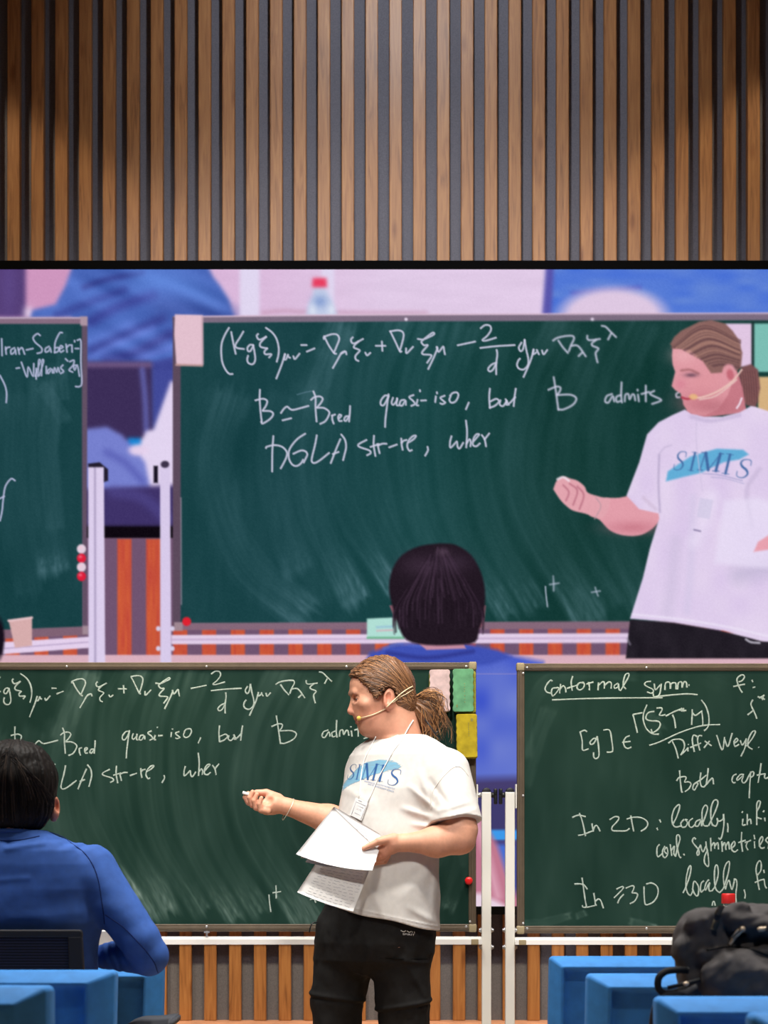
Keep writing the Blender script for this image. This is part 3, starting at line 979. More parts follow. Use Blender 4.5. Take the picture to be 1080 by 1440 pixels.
tag(fin('floor', *box((-5, -2.5, -0.1), (5, 8.6, 0)), M_carpet, smooth=False), kind='structure')
tag(fin('ceiling', *box((-5, -2.5, 5.2), (5, 8.6, 5.3)), M_ceil, smooth=False), kind='structure')
tag(fin('wall_left', *box((-5.1, -2.5, 0), (-5, 8.6, 5.2)), M_paint, smooth=False), kind='structure')
tag(fin('wall_right', *box((5, -2.5, 0), (5.1, 8.6, 5.2)), M_paint, smooth=False), kind='structure')
tag(fin('wall_front', *box((-5, -2.6, 0), (5, -2.5, 5.2)), M_paint, smooth=False), kind='structure')
wall = tag(fin('wall_back', *box((-5, 8.342, 0), (5, 8.5, 5.2)), M_felt, smooth=False), kind='structure')
tag(fin('baseboard_back', *box((-5, 8.09, 0), (5, 8.33, Z_TRIM), 0.006), M_trim, smooth=False), kind='structure')


def slats(name, d, edges, wpx, z0, z1, depth, side=None):
    parts, cols = [], []
    for i, x in enumerate(edges):
        X0, X1 = (x - 540) * d / FPX, (x + wpx - 540) * d / FPX
        zz = z0 if side is None or (-205 < x < 1275) else side
        v, f = box((X0, d, zz), (X1, d + depth, z1), 0.0025, 1)
        parts.append((v, f))
        r = np.random.RandomState(i * 7 + int(d * 100))
        cols.append(np.tile(np.append(r.rand(3) * 60, 1.0), (len(v), 1)))
    V, F = merge(parts)
    return fin(name, V, F, M_wood, wall, False, np.concatenate(cols))


up = [10.2 + 33.58 * k for k in range(-28, 62)]
slats('slat_panel', D_UP, up, 17.6, HCAM + (HZ - 372) * D_UP / FPX - 0.25, 5.19, 0.043, 1.155)
low = [742 + (35.0 if k < 0 else 34.2) * k for k in range(-46, 48)]
slats('slat_panel', D_LOW, low, 17.3, Z_TRIM, HCAM - (1262 - HZ) * D_LOW / FPX + 0.12, 0.035)
fin('felt_backing', *box((-5, D_LOW + 0.036, Z_TRIM), (5, 8.341, 1.15)), M_felt, wall, False)


# ------------------------------------------------------------------ the picture on the video wall
def paint_screen():
    cv = Canvas(-24, 378, 1200, 948, 1.15, (200, 170, 200))
    X, Y = cv.X, cv.Y
    # pale panelling behind, with fine horizontal boards
    g = 6 * np.sin(Y * 1.15) + 8 * (vnoise(X / 40, Y / 3.0) - .5)
    t = np.clip((X - 40) / 500.0, 0, 1)[..., None]
    cv.im[:] = (1 - t) * np.array([208, 156, 200]) + t * np.array([224, 202, 230]) + g[..., None]
    cv.poly([(20, 375), (104, 375), (78, 430), (44, 446), (30, 446)], lambda x, y: np.stack([206 + 5 * np.sin(y), 150 + 6 * np.sin(y), 190 + 3 * np.sin(y)], -1), 5)
    cv.rect(-30, 374, 36, 446, (84, 62, 118), 6)
    cv.blob(12, 400, 12, 50, (96, 76, 140), .6)
    cv.blob(40, 440, 7, 9, (225, 210, 235), .9)
    # person in a blue top, from behind
    cv.poly([(102, 374), (292, 374), (300, 390), (309, 401), (322, 422), (330, 446), (330, 470), (250, 700), (100, 700), (100, 446), (42, 448), (46, 436), (78, 428), (92, 402)], (76, 106, 188), 4)
    for p, w, c, a in [([(118, 404), (150, 393), (200, 384)], 7, (58, 64, 140), .8), ([(80, 443), (130, 424), (175, 408)], 10, (58, 66, 146), .7),
                       ([(128, 452), (165, 432), (215, 415)], 13, (62, 68, 150), .8), ([(124, 482), (150, 470), (185, 455)], 12, (92, 120, 205), .8),
                       ([(130, 492), (175, 472), (228, 448)], 12, (60, 62, 140), .7), ([(124, 505), (160, 486), (215, 462)], 9, (100, 124, 210), .8),
                       ([(150, 506), (190, 496), (240, 470)], 14, (62, 62, 138), .75), ([(190, 508), (215, 498), (243, 488)], 7, (96, 114, 200), .8),
                       ([(200, 392), (250, 398), (300, 430)], 30, (86, 126, 206), .5), ([(230, 430), (280, 440), (320, 448)], 30, (58, 76, 150), .6)]:
        cv.line(p, w, c, w * 0.9, a)
    for x in (337, 452):
        cv.rect(x, 374, x + (28 if x < 400 else 18), 446, (224, 214, 240), 2)
    cv.line([(368, 440), (400, 437), (440, 439), (600, 440)], 4, (196, 150, 176), 3, .8)
    # bottle with a red cap
    cv.poly([(441, 404), (457, 404), (462, 415), (470, 428), (475, 446), (430, 446), (433, 428), (440, 414)], (196, 206, 232), 2)
    cv.blob(450, 424, 10, 9, (110, 140, 200), .7); cv.blob(440, 436, 4, 8, (236, 240, 250), .7); cv.blob(466, 436, 4, 8, (236, 240, 250), .7)
    cv.poly([(440, 391), (459, 391), (460, 404), (439, 404)], (232, 62, 96), 2)
    # blue top + pale head, upper right
    cv.poly([(768, 374), (1206, 374), (1206, 448), (764, 448)], lambda x, y: np.stack([72 + 30 * vnoise(x / 30, y / 9), 112 + 24 * vnoise(x / 30, y / 9), 214 + 0 * x], -1), 3)
    cv.poly([(768, 374), (779, 374), (775, 448), (762, 448)], (88, 84, 170), 3)
    cv.line([(805, 412), (850, 408), (900, 404)], 5, (80, 78, 180), 4, .7)
    cv.blob(862, 445, 74, 40, (222, 200, 226), 1.0, 14)
    # things between the two boards
    cv.poly([(118, 508), (214, 508), (216, 618), (118, 622)], (60, 46, 88), 4)
    cv.line([(120, 513), (214, 513)], 7, (112, 88, 130), 3)
    cv.line([(200, 520), (204, 560), (206, 610)], 8, (92, 92, 160), 3)
    cv.poly([(214, 508), (250, 500), (250, 620), (216, 618)], (66, 74, 152), 5)
    cv.poly([(240, 536), (250, 536), (250, 690), (196, 690), (198, 620), (206, 606), (216, 604)], (226, 212, 240), 3)
    cv.poly([(180, 616), (198, 616), (197, 626), (182, 625)], (24, 134, 214), 3)
    cv.poly([(116, 604), (150, 600), (172, 612), (185, 628), (204, 650), (212, 690), (116, 690)], (118, 128, 206), 5)
    cv.line([(150, 636), (175, 650), (200, 676)], 10, (90, 96, 180), 8, .8)
    cv.blob(195, 633, 14, 8, (228, 208, 236), 1, 4)
    cv.poly([(116, 688), (250, 682), (250, 744), (116, 744)], (62, 50, 104), 6)
    cv.line([(160, 692), (200, 700), (235, 730)], 16, (80, 72, 140), 10, .6)
    cv.rect(116, 740, 260, 756, (14, 8, 16), 2)
    # soft-focus shading of the blue cloth, then the lens blur of everything far from the camera
    w = cv.win([(40, 378), (330, 520)], 0)
    x, y = cv.X[w], cv.Y[w]
    fold = vnoise((x * .9 + y * .42) / 75, (y * .92 - x * .40) / 13) - .5
    blue = np.clip((cv.im[w][..., 2] - cv.im[w][..., 0] - 50) / 40, 0, 1)
    cv.im[w] += (fold * blue)[..., None] * np.array([34, 40, 46])
    cv.blur(2.3)
    # slatted wall on the picture
    cv.rect(116, 741, 260, 757, (14, 8, 16), 2.5)
    def slat(x0, y0, x1, y1, first):
        cv.rect(x0, y0, x1, y1, (112, 84, 112), 2)
        x = first
        while x < x1:
            cv.rect(x, y0 + 1, x + 20, y1, lambda a, b: np.stack([200 + 16 * (vnoise(a / 3, b / 30) - .5), 84 + 22 * (vnoise(a / 3, b / 30) - .5), 58 + 0 * a], -1), 2.2)
            x += 40.55
    slat(116, 757, 262, 924, 165)
    slat(-30, 880, 124, 924, -33)
    slat(236, 874, 1206, 924, 243.4)
    cv.rect(-30, 921, 1206, 950, (218, 176, 190), 2)
    # left board
    def board(x0, y0, x1, y1, sweeps, edge):
        w = cv.win([(x0, y0), (x1, y1)], 0)
        d = dust_field(cv.X[w], cv.Y[w], sweeps, 3)[..., None]
        base = np.array([19, 60, 64]) * (1 - np.clip((cv.X[w] - 600) / 900, 0, .2)[..., None]) + np.array([0, 6, -2]) * np.clip((cv.X[w] - 400) / 400, 0, 1)[..., None]
        cv.im[w] = base * (1 - d * .62) + np.array([150, 182, 198]) * d * .62
    sl = [([(80, 520), (70, 620), (78, 740)], 16, .7, .1), ([(60, 540), (64, 700), (75, 800)], 26, .6, .9), ([(20, 560), (18, 700), (40, 830)], 26, .5, .2), ([(90, 590), (72, 560), (60, 545)], 12, .7, .2), ([(88, 470), (86, 500), (92, 560)], 8, .6, .1)]
    board(-30, 452, 116, 886, sl, 0)
    cv.rect(-30, 446, 122, 455.5, (134, 108, 128), 1.5); cv.line([(-30, 447), (122, 447)], 2, (196, 176, 200), 1.5)
    cv.poly([(115, 449), (123, 449), (122, 893), (116, 893)], (98, 80, 100), 1.5)
    cv.rect(113, 445, 123, 458, (172, 148, 162), 2)
    cv.poly([(-30, 887), (116, 881), (123, 882), (123, 893), (-30, 900)], (128, 98, 116), 2)
    cv.poly([(116, 880), (124, 880), (124, 892), (116, 892)], (162, 138, 150), 2)
    for y, c in ((772, (226, 206, 222)), (785, (222, 30, 58)), (797.5, (226, 206, 222)), (810.5, (222, 30, 58))):
        cv.blob(114.5, y, 6.3, 6.6, c, 1, 1.8); cv.blob(113, y - 2, 2.5, 2, (255, 190, 205), .5)
    cv.poly([(3, 903), (132, 895), (140, 900), (140, 910), (4, 920)], (228, 208, 236), 2)
    cv.line([(6, 912), (70, 907), (135, 902)], 1.6, (180, 160, 196), 1.5)
    cv.poly([(124, 655), (146, 655), (148, 932), (124.5, 932)], (220, 206, 236), 1.6)
    cv.line([(133.5, 658), (134, 932)], 3, (176, 162, 196), 2)
    cv.poly([(124, 652), (140, 650), (152, 660), (152, 676), (146, 678), (146, 657), (124, 657)], (34, 28, 44), 2)
    cv.poly([(12, 872), (45, 868), (45, 908), (21, 911)], (214, 172, 172), 2)
    cv.line([(12, 873), (45, 868.5)], 3, (232, 196, 200), 1.5)
    cv.blob(-2, 898, 8, 28, (20, 14, 26), 1, 4)
    # centre board
    board(252, 450, 1092, 878, SW_CENTRE, 0)
    cv.poly([(243, 445), (560, 443), (1206, 440), (1206, 450), (560, 452), (243, 454)], (124, 108, 128), 1.6)
    cv.line([(246, 445.5), (560, 442.5), (1206, 440)], 2, (214, 186, 206), 1.6)
    cv.rect(243, 446, 254, 884, (92, 74, 92), 1.8)
    cv.line([(254.5, 700), (255, 850)], 1.2, (170, 150, 168), 1.2)
    cv.poly([(245, 876), (1092, 873), (1092, 884), (245, 886)], (134, 104, 122), 1.8)
    cv.rect(245, 875, 257, 887, (160, 136, 146), 1.6)
    for x in (571, 833):
        cv.blob(x, 449, 2.2, 2.2, (235, 220, 240), 1, 1.2)
    cv.poly([(225, 655), (239, 655), (241, 932), (225.5, 932)], (216, 202, 234), 1.6)
    cv.blob(232, 653, 6, 5, (60, 50, 74), 1, 2); cv.poly([(216, 655), (222, 655), (222, 679), (216, 679)], (24, 18, 34), 2)
    for y in (884, 912):
        cv.blob(222.5, y, 3, 3.5, (214, 206, 232), 1, 1.4); cv.blob(242.5, y, 3, 3.5, (214, 206, 232), 1, 1.4)
    cv.poly([(241, 893), (1206, 889), (1206, 903), (241, 906)], (226, 206, 232), 1.8)
    cv.line([(241, 899.5), (1206, 896)], 2.4, (196, 172, 206), 1.8)
    cv.blob(262.5, 874, 6.2, 6.2, (222, 34, 50), 1, 1.8)
    # erasers
    cv.poly([(246, 442), (285, 443), (285, 514), (248, 513), (245, 470)], (226, 192, 206), 2); cv.line([(248, 513), (284, 514)], 3, (190, 150, 150), 2); cv.line([(284.5, 446), (285, 512)], 2.5, (196, 164, 176), 1.6)
    cv.poly([(516, 870), (560, 868), (569, 897), (516, 898)], (176, 222, 212), 2); cv.line([(517, 897), (568, 897)], 3, (110, 178, 140), 2)
    cv.line([(530, 882), (552, 881)], 3, (150, 190, 214), 2, .8); cv.line([(530, 887), (552, 886)], 2, (222, 160, 176), 2, .8)
    cv.rect(1020, 455, 1057, 516, (224, 198, 226), 2); cv.rect(1083, 443, 1093, 884, (92, 74, 92), 1.8); cv.rect(1093.5, 449, 1206, 925, (86, 92, 186), 2); cv.poly([(1100, 655), (1114, 655), (1116, 932), (1100, 932)], (216, 202, 234), 1.6); cv.poly([(1128, 655), (1142, 655), (1144, 932), (1128, 932)], (216, 202, 234), 1.6); cv.rect(1152, 446, 1206, 882, (28, 62, 64), 2); cv.rect(1150, 443, 1160, 884, (92, 74, 92), 1.8); cv.rect(1150, 441, 1206, 451, (124, 108, 128), 1.8)
    cv.rect(1060, 455, 1092, 523, (124, 190, 180), 2); cv.rect(1057, 453, 1060.5, 520, (24, 44, 44), 1.5)
    cv.rect(1066, 530, 1094, 585, (212, 176, 128), 2)
    # writing
    cv.blur(.8)
    chalk = (206, 204, 226)
    for s in W_CENTRE: cv.line(s, 2.5, chalk, 1.6, .92, 4)
    for s in W_MARKS: cv.line(s, 2.0, (190, 196, 216), 1.6, .75, 3)
    for s in W_LEFT: cv.line(s, 2.3, (186, 188, 220), 1.8, .92, 4)
    cv.line([(418, 555), (428, 552), (438, 550)], 1.4, (110, 140, 160), 1.5, .6)
    # lecturer on the picture
    skin, skin2 = (222, 152, 162), (198, 122, 134)
    cv.poly([(1043, 516), (1056, 512), (1066, 520), (1069, 546), (1063, 573), (1050, 570), (1040, 556), (1034, 540)], (120, 80, 82), 3)
    for i in range(14):
        x = 1043 + i * 1.7
        cv.line([(x - 2, 522), (x, 540), (x + 1, 566)], 1.5, (146, 96, 92) if i % 2 else (88, 58, 64), 1.5, .7)
    cv.poly([(1036, 520), (1044, 545), (1050, 580), (960, 590), (966, 576), (1000, 560), (1020, 530)], skin2, 2)
    cv.poly([(946, 488), (945, 500), (946, 513), (949.5, 523), (944.5, 543), (950, 549), (957, 553), (958, 558), (960, 563), (961, 569), (966, 577), (976, 583), (992, 584), (1010, 575), (1024, 555), (1032, 530), (1020, 500), (985, 482)], skin, 2)
    cv.blob(985, 565, 30, 16, (196, 116, 128), .6); cv.blob(990, 535, 24, 16, (224, 150, 158), .5); cv.blob(962, 500, 18, 12, (236, 178, 184), .6)
    cv.blob(1004, 572, 26, 9, (182, 110, 122), .6)
    cv.poly([(942.5, 484), (948, 474), (958, 465), (983, 452.5), (1000, 450), (1020, 455), (1030, 465), (1037, 475), (1044, 496), (1042, 517), (1036, 522), (1030, 512), (1015, 524), (1000, 525), (987, 506), (970, 492), (947, 490)], (138, 100, 96), 2.5)
    for i in range(46):
        t = i / 45.0
        p0 = np.array([944 + 60 * t ** 1.2, 489 - 0 * t + 36 * max(0, t - .25) ** 1.1])
        p1 = np.array([1041 - 2 * t, 478 + 40 * t])
        mid = (p0 + p1) / 2 + np.array([-4, -24 * (1 - t) ** 1.3 - 3])
        c = (176, 132, 118) if RNG.rand() < .42 else (96, 66, 70)
        cv.line([p0, mid, p1], 1.5 + RNG.rand(), c, 2.0, .55, 6)
    cv.blob(1026, 526, 10, 14, skin, 1, 3, -.2); cv.blob(1027, 527, 5, 8, (190, 96, 110), .8, 3, -.2)
    cv.line([(958, 521), (970, 520), (982, 525)], 3, (150, 92, 96), 3, .7)
    cv.blob(972, 527.5, 9, 3, (96, 66, 84), .8); cv.blob(957, 540, 8, 7, (214, 124, 146), .5)
    cv.line([(959, 559), (966, 561), (972, 560)], 3, (172, 54, 74), 2, .9)
    cv.line([(972, 558), (985, 559), (1008, 551), (1030, 536), (1043, 520)], 2.4, (234, 196, 186), 1.4)
    cv.line([(984, 562), (1008, 556), (1036, 534)], 1.6, (232, 204, 196), 1.4); cv.blob(975, 558, 6, 4, (230, 180, 128), .9, 2)
    # arm + fist
    cv.poly([(852, 700), (870, 700), (890, 696), (930, 690), (930, 722), (922, 739), (902, 752), (878, 753), (858, 746), (843, 731), (828, 722)], (226, 158, 170), 2, curve=4)
    cv.poly([(778, 688), (783, 676), (792, 670), (802, 673), (812, 676), (822, 684), (827, 693), (845, 699), (858, 703), (848, 728), (822, 722), (806, 718), (797, 712), (788, 703)], (226, 164, 174), 2, curve=4)
    for p in ([(792, 682), (800, 692), (796, 704)], [(801, 680), (812, 690), (806, 710)], [(812, 684), (821, 696), (815, 716)]):
        cv.line(p, 2.2, (176, 104, 122), 2, .8)
    cv.line([(784, 674), (792, 671), (800, 676)], 3, (240, 226, 236), 2, .9)
    cv.line([(838, 700), (845, 712), (836, 730)], 1.2, (180, 150, 160), 1.2)
    cv.blob(890, 742, 34, 9, (192, 110, 126), .6)
    # T-shirt
    sh = lambda x, y: np.stack([228 - 10 * vnoise(x / 26, y / 34), 212 - 13 * vnoise(x / 26, y / 34), 238 - 5 * vnoise(x / 26, y / 34)], -1)
    cv.poly([(1172, 700), (1158, 650), (1140, 612), (1110, 590), (1080, 578), (1062, 572), (1056, 571), (1040, 580), (1016, 586), (990, 586), (972, 582), (963, 576), (945, 584), (926, 594), (910, 611), (904, 632), (899, 650), (889, 676), (881, 697), (899, 716), (926, 722), (927, 729), (914, 771), (904, 813), (886, 870), (947, 875), (1018, 887), (1080, 903), (1140, 906), (1137, 780), (1132, 722), (1152, 716)], sh, 2)
    for p, w, c, a in [([(927, 640), (926, 680), (928, 720)], 3, (176, 162, 196), .7), ([(926, 640), (934, 630), (944, 626)], 2, (190, 176, 208), .6),
                       ([(950, 760), (945, 820), (938, 860)], 16, (206, 192, 222), .6), ([(975, 700), (972, 790), (966, 860)], 10, (212, 200, 230), .6),
                       ([(1068, 660), (1050, 690), (1058, 740)], 6, (196, 180, 212), .6), ([(1040, 808), (1080, 800), (1105, 806)], 26, (198, 186, 216), .8),
                       ([(905, 700), (922, 716)], 5, (206, 186, 212), .6), ([(890, 864), (950, 870), (1020, 881), (1090, 897)], 3, (236, 226, 246), .8),
                       ([(972, 586), (1000, 592), (1040, 584)], 5, (196, 180, 214), .7), ([(1000, 700), (985, 745), (978, 760)], 20, (238, 228, 248), .5)]:
        cv.line(p, w, c, max(2, w * .8), a)
    cv.poly([(1018, 704), (1066, 700), (1100, 712), (1100, 800), (1060, 798), (1005, 792)], (232, 222, 246), 8, .7)
    cv.poly([(1168, 706), (1150, 716), (1130, 728), (1110, 744), (1085, 750), (1066, 762), (1060, 776), (1080, 773), (1120, 772), (1160, 756), (1172, 730)], (232, 162, 176), 3)
    cv.poly([(936.5, 677), (939, 663), (955, 652), (971, 642), (990, 636), (1008, 631), (1045, 632.5), (1053, 639), (1040, 646), (1018, 650), (1000, 658), (986, 665), (960, 671)], (92, 172, 214), 3, .95)
    logo_letters(cv, [(948, 635, 966, 661, 0), (967, 635, 982, 661, 2), (983, 636, 1015, 661, 2), (1014, 637, 1033, 665, 3), (1036, 645, 1058, 671, 2)], (66, 104, 160), 1.6, .75)
    cv.line([(988, 666), (1012, 668), (1044, 676)], 1.2, (150, 150, 196), 1.4, .8); cv.line([(1000, 671), (1020, 673), (1046, 680)], 1.2, (160, 160, 200), 1.4, .7)
    cv.line([(1036, 574), (1040, 568), (1043, 560)], 2.2, (244, 236, 250), 1.4); cv.line([(980, 584), (979, 612), (981, 640), (988, 690)], 1.4, (206, 192, 222), 1.5, .8)
    cv.poly([(984, 700), (1003, 703), (998, 730), (980, 727)], (204, 198, 226), 2, .6); cv.line([(976, 745), (985, 747)], 2, (110, 100, 140), 1.6, .8)
    # trousers
    cv.poly([(886, 871), (947, 876), (1018, 888), (1072, 902), (1140, 905), (1142, 926), (880, 926)], lambda x, y: np.stack([30 + 10 * vnoise(x / 12, y / 20), 26 + 9 * vnoise(x / 12, y / 20), 34 + 10 * vnoise(x / 12, y / 20)], -1), 2)
    cv.line([(1049, 899), (1056, 903), (1068, 904)], 3, (210, 205, 220), 1.5, .8); cv.line([(882, 898), (886, 906)], 3, (150, 140, 160), 2, .6)
    cv.rect(1146, 903, 1206, 926, (140, 112, 140), 2)
    cv.poly([(640, 908), (764, 930), (770, 950), (640, 950)], lambda x, y: np.array([62, 84, 200]) * (1 - vnoise(x / 26 + 4, y / 34)[..., None]) + np.array([112, 128, 208]) * vnoise(x / 26 + 4, y / 34)[..., None], 8)
    cv.blur(.75, cv.win([(770, 440), (1104, 930)], 0))
    # head of the listener in front of the board
    cv.poly([(512, 935), (520, 918), (548, 908), (575, 905), (655, 905), (690, 912), (700, 914), (720, 924), (690, 934), (650, 938), (500, 950)], (64, 82, 180), 7)
    cv.line([(545, 918), (600, 925), (665, 916)], 6, (48, 56, 140), 5, .8); cv.line([(540, 912), (560, 906), (590, 908)], 4, (86, 108, 200), 4, .7)
    cv.poly([(582, 900), (650, 900), (655, 912), (600, 914)], (196, 140, 160), 3)
    cv.poly([(548, 852), (554, 850), (560, 868), (556, 872)], (150, 96, 110), 3); cv.poly([(676, 850), (683, 852), (680, 880), (672, 884)], (176, 112, 126), 3)
    cv.poly([(618, 764), (640, 766), (662, 780), (676, 804), (682, 830), (681, 860), (674, 885), (668, 903), (640, 907), (600, 907), (572, 900), (560, 880), (551, 850), (547, 825), (552, 800), (566, 780), (590, 768)], (34, 24, 34), 4, curve=3)
    for i in range(210):
        a = RNG.uniform(-1.55, 1.55)
        ln = RNG.uniform(.35, 1.0)
        x1 = 616 + math.sin(a) * 64 * ln
        y1 = 772 + (1 - math.cos(a)) * 60 + ln * 62 * abs(math.cos(a)) ** .5
        s = RNG.rand()
        c = (84, 62, 84) if s < .25 else ((52, 38, 52) if s < .6 else (22, 14, 22))
        k0 = RNG.rand() * .4
        q = np.array([(617 + math.sin(a) * (8 + 56 * min(1, k * 1.5)), 768 + (1 - math.cos(a)) * 34 * min(1, k * 1.6) + k * (122 - 26 * abs(math.sin(a)))) for k in np.linspace(k0, min(1, k0 + ln * .8), 6)])
        cv.line(q + RNG.normal(0, .5, q.shape), 1.9, c, 2.6, .36, 3)
    cv.blob(590, 795, 26, 16, (92, 70, 92), .35); cv.blob(640, 792, 24, 14, (84, 64, 86), .35); cv.blob(622, 776, 10, 6, (104, 82, 100), .4)
    # sensor-like softness of the feed
    cv.im += (vnoise(X * .83, Y * .83)[..., None] - .5) * 7
    # strip seen between the two boards below
    c2 = Canvas(650, cv.y[-1], 748, 1274, 1.4, (70, 92, 206))
    x, y = c2.X, c2.Y
    s = vnoise(x / 26 + 4, y / 34)[..., None]
    c2.im = np.array([62, 84, 200]) * (1 - s) + np.array([112, 128, 208]) * s
    c2.poly([(640, 1096), (760, 1092), (760, 1300), (640, 1300)], (70, 62, 110), 14)
    c2.poly([(640, 1112), (760, 1112), (760, 1168), (640, 1168)], (64, 60, 108), 10)
    c2.poly([(640, 1167), (760, 1167), (760, 1181), (640, 1183)], (62, 152, 232), 4)
    c2.poly([(640, 1182), (760, 1182), (760, 1190), (640, 1190)], (74, 70, 132), 5)
    c2.poly([(690, 1188), (728, 1188), (728, 1280), (700, 1280)], (74, 110, 206), 6)
    c2.poly([(724, 1186), (760, 1186), (760, 1280), (724, 1280)], (64, 62, 118), 6)
    c2.poly([(640, 1130), (668, 1130), (700, 1190), (716, 1240), (740, 1280), (640, 1280)], (192, 120, 142), 9)
    c2.line([(668, 1150), (684, 1200), (700, 1260)], 10, (222, 168, 186), 10, .8)
    c2.poly([(640, 1256), (676, 1256), (705, 1270), (720, 1280), (640, 1280)], (232, 210, 226), 8)
    return cv, c2


def build_screen():
    cv, c2 = paint_screen()
    Vs, Fs, Cs, n = [], [], [], 0
    for c in (cv, c2):
        V = np.stack([c.X.ravel(), c.Y.ravel()], 1)
        Vs.append(V); Fs.append(c.quads() + n); Cs.append(lin(np.clip(c.im, 0, 255)).reshape(-1, 3)); n += len(V)
    xa, xb, ya, yb = cv.x[0], cv.x[-1], cv.y[0], cv.y[-1]
    L, R, T, B = -180, 1260, 379, 1273.5
    for x0, y0, x1, y1, col in ((L, T - 1, xa, 447, (96, 78, 150)), (L, 447, xa, 886, (22, 60, 64)), (L, 886, xa, B, (150, 110, 140)),
                                (xb, T - 1, R, 443, (84, 122, 214)), (xb, 443, R, 880, (26, 62, 64)), (xb, 880, R, B, (120, 90, 120)),
                                (xa, yb, c2.x[0], B, (70, 70, 150)), (c2.x[-1], yb, xb, B, (64, 62, 118))):
        Vs.append(np.array([(x0, y0), (x0, y1), (x1, y1), (x1, y0)], float))
        Fs.append(np.array([[0, 1, 2, 3]]) + n); Cs.append(np.tile(lin(col), (4, 1))); n += 4
    V2 = np.concatenate(Vs)
    V = np.stack([(V2[:, 0] - 540) * D_SCR / FPX, np.full(len(V2), D_SCR), HCAM + (HZ - V2[:, 1]) * D_SCR / FPX], 1)
    m, nt, p = new_mat('led_picture')
    nt.nodes.remove(p)
    a = nt.nodes.new('ShaderNodeAttribute'); a.attribute_name = 'Col'
    e = nt.nodes.new('ShaderNodeEmission'); e.inputs[1].default_value = 1.0
    nt.links.new(a.outputs['Color'], e.inputs[0])
    nt.links.new(e.outputs[0], nt.nodes['Material Output'].inputs['Surface'])
    zb, zt = HCAM + (HZ - 1286) * D_SCR / FPX, HCAM + (HZ - 367.5) * D_SCR / FPX
    x0, x1 = (L - 12 - 540) * D_SCR / FPX, (R + 12 - 540) * D_SCR / FPX
    scr = thing('video_wall', (0, D_SCR + 0.1, zb), 'large LED video wall with black border showing a close-up of the lecturer and chalkboard', 'screen')
    black = mat('screen_black', (4, 4, 5), 0.8, 0.05)
    t = 11.5 * D_SCR / FPX
    fin('bezel', *merge([box((x0, D_SCR - .012, zt - t), (x1, D_SCR + .046, zt)), box((x0, D_SCR - .012, zb), (x1, D_SCR + .046, zb + t)),
                         box((x0, D_SCR - .012, zb + t), (x0 + t, D_SCR + .046, zt - t)), box((x1 - t, D_SCR - .012, zb + t), (x1, D_SCR + .046, zt - t))]), black, scr, False)
    fin('cabinet', *box((x0 + .01, D_SCR + .004, zb + .01), (x1 - .01, D_SCR + .046, zt - .01)), black, scr, False)
    fin('display', V, np.concatenate(Fs), m, scr, False, np.concatenate(Cs))


build_screen()

# ------------------------------------------------------------------ mobile chalkboards
KB = D_BRD / FPX
M_alu = mat('bronze_frame', (86, 74, 60), 0.45, 0.4, 0.06, 30)
M_cap = mat('beige_corner_plastic', (150, 136, 106), 0.6, 0.3)
M_post = mat('white_powder_coat', (218, 216, 208), 0.5, 0.4)
M_rail = mat('white_rail', (226, 224, 220), 0.45, 0.4)
M_black = mat('black_plastic', (24, 24, 27), 0.4, 0.4)
M_steel = mat('bolt_steel', (190, 190, 192), 0.35, 0.5, metal=0.7)
M_chalk = mat('chalk', (158, 172, 164), 0.95, 0.05, 0.22, 420)
M_chalkdust = mat_attr('chalkboard_green', 0.85, 0.08)
M_tyre = mat('caster_rubber', (40, 40, 42), 0.7, 0.3)


def ribbon(strokes, w, d, off):
    """chalk lines laid on the board face: thin raised ribbons"""
    V, F, n = [], [], 0
    for si, s in enumerate(strokes):
        p = smooth_line(s, 5)
        t = np.gradient(p, axis=0)
        t /= np.linalg.norm(t, axis=1)[:, None] + 1e-9
        nn = np.stack([-t[:, 1], t[:, 0]], 1)
        m = len(p)
        ww = w * (0.82 + 0.36 * vnoise(np.arange(m) * .35 + si * 9.1))
        a, b = p + nn * ww[:, None] / 2, p - nn * ww[:, None] / 2
        a[0] -= t[0] * w * .3; b[0] -= t[0] * w * .3; a[-1] += t[-1] * w * .3; b[-1] += t[-1] * w * .3
        for q, o in ((a, off), (b, off), (p, off + .0007)):
            V.append(np.stack([(q[:, 0] - 540) * KB, np.full(m, d - o), HCAM + (HZ - q[:, 1]) * KB], 1))
        for i in range(m - 1):
            F.append([n + i, n + 2 * m + i, n + 2 * m + i + 1, n + i + 1])
            F.append([n + 2 * m + i, n + m + i, n + m + i + 1, n + 2 * m + i + 1])
        n += 3 * m
    return np.concatenate(V), F


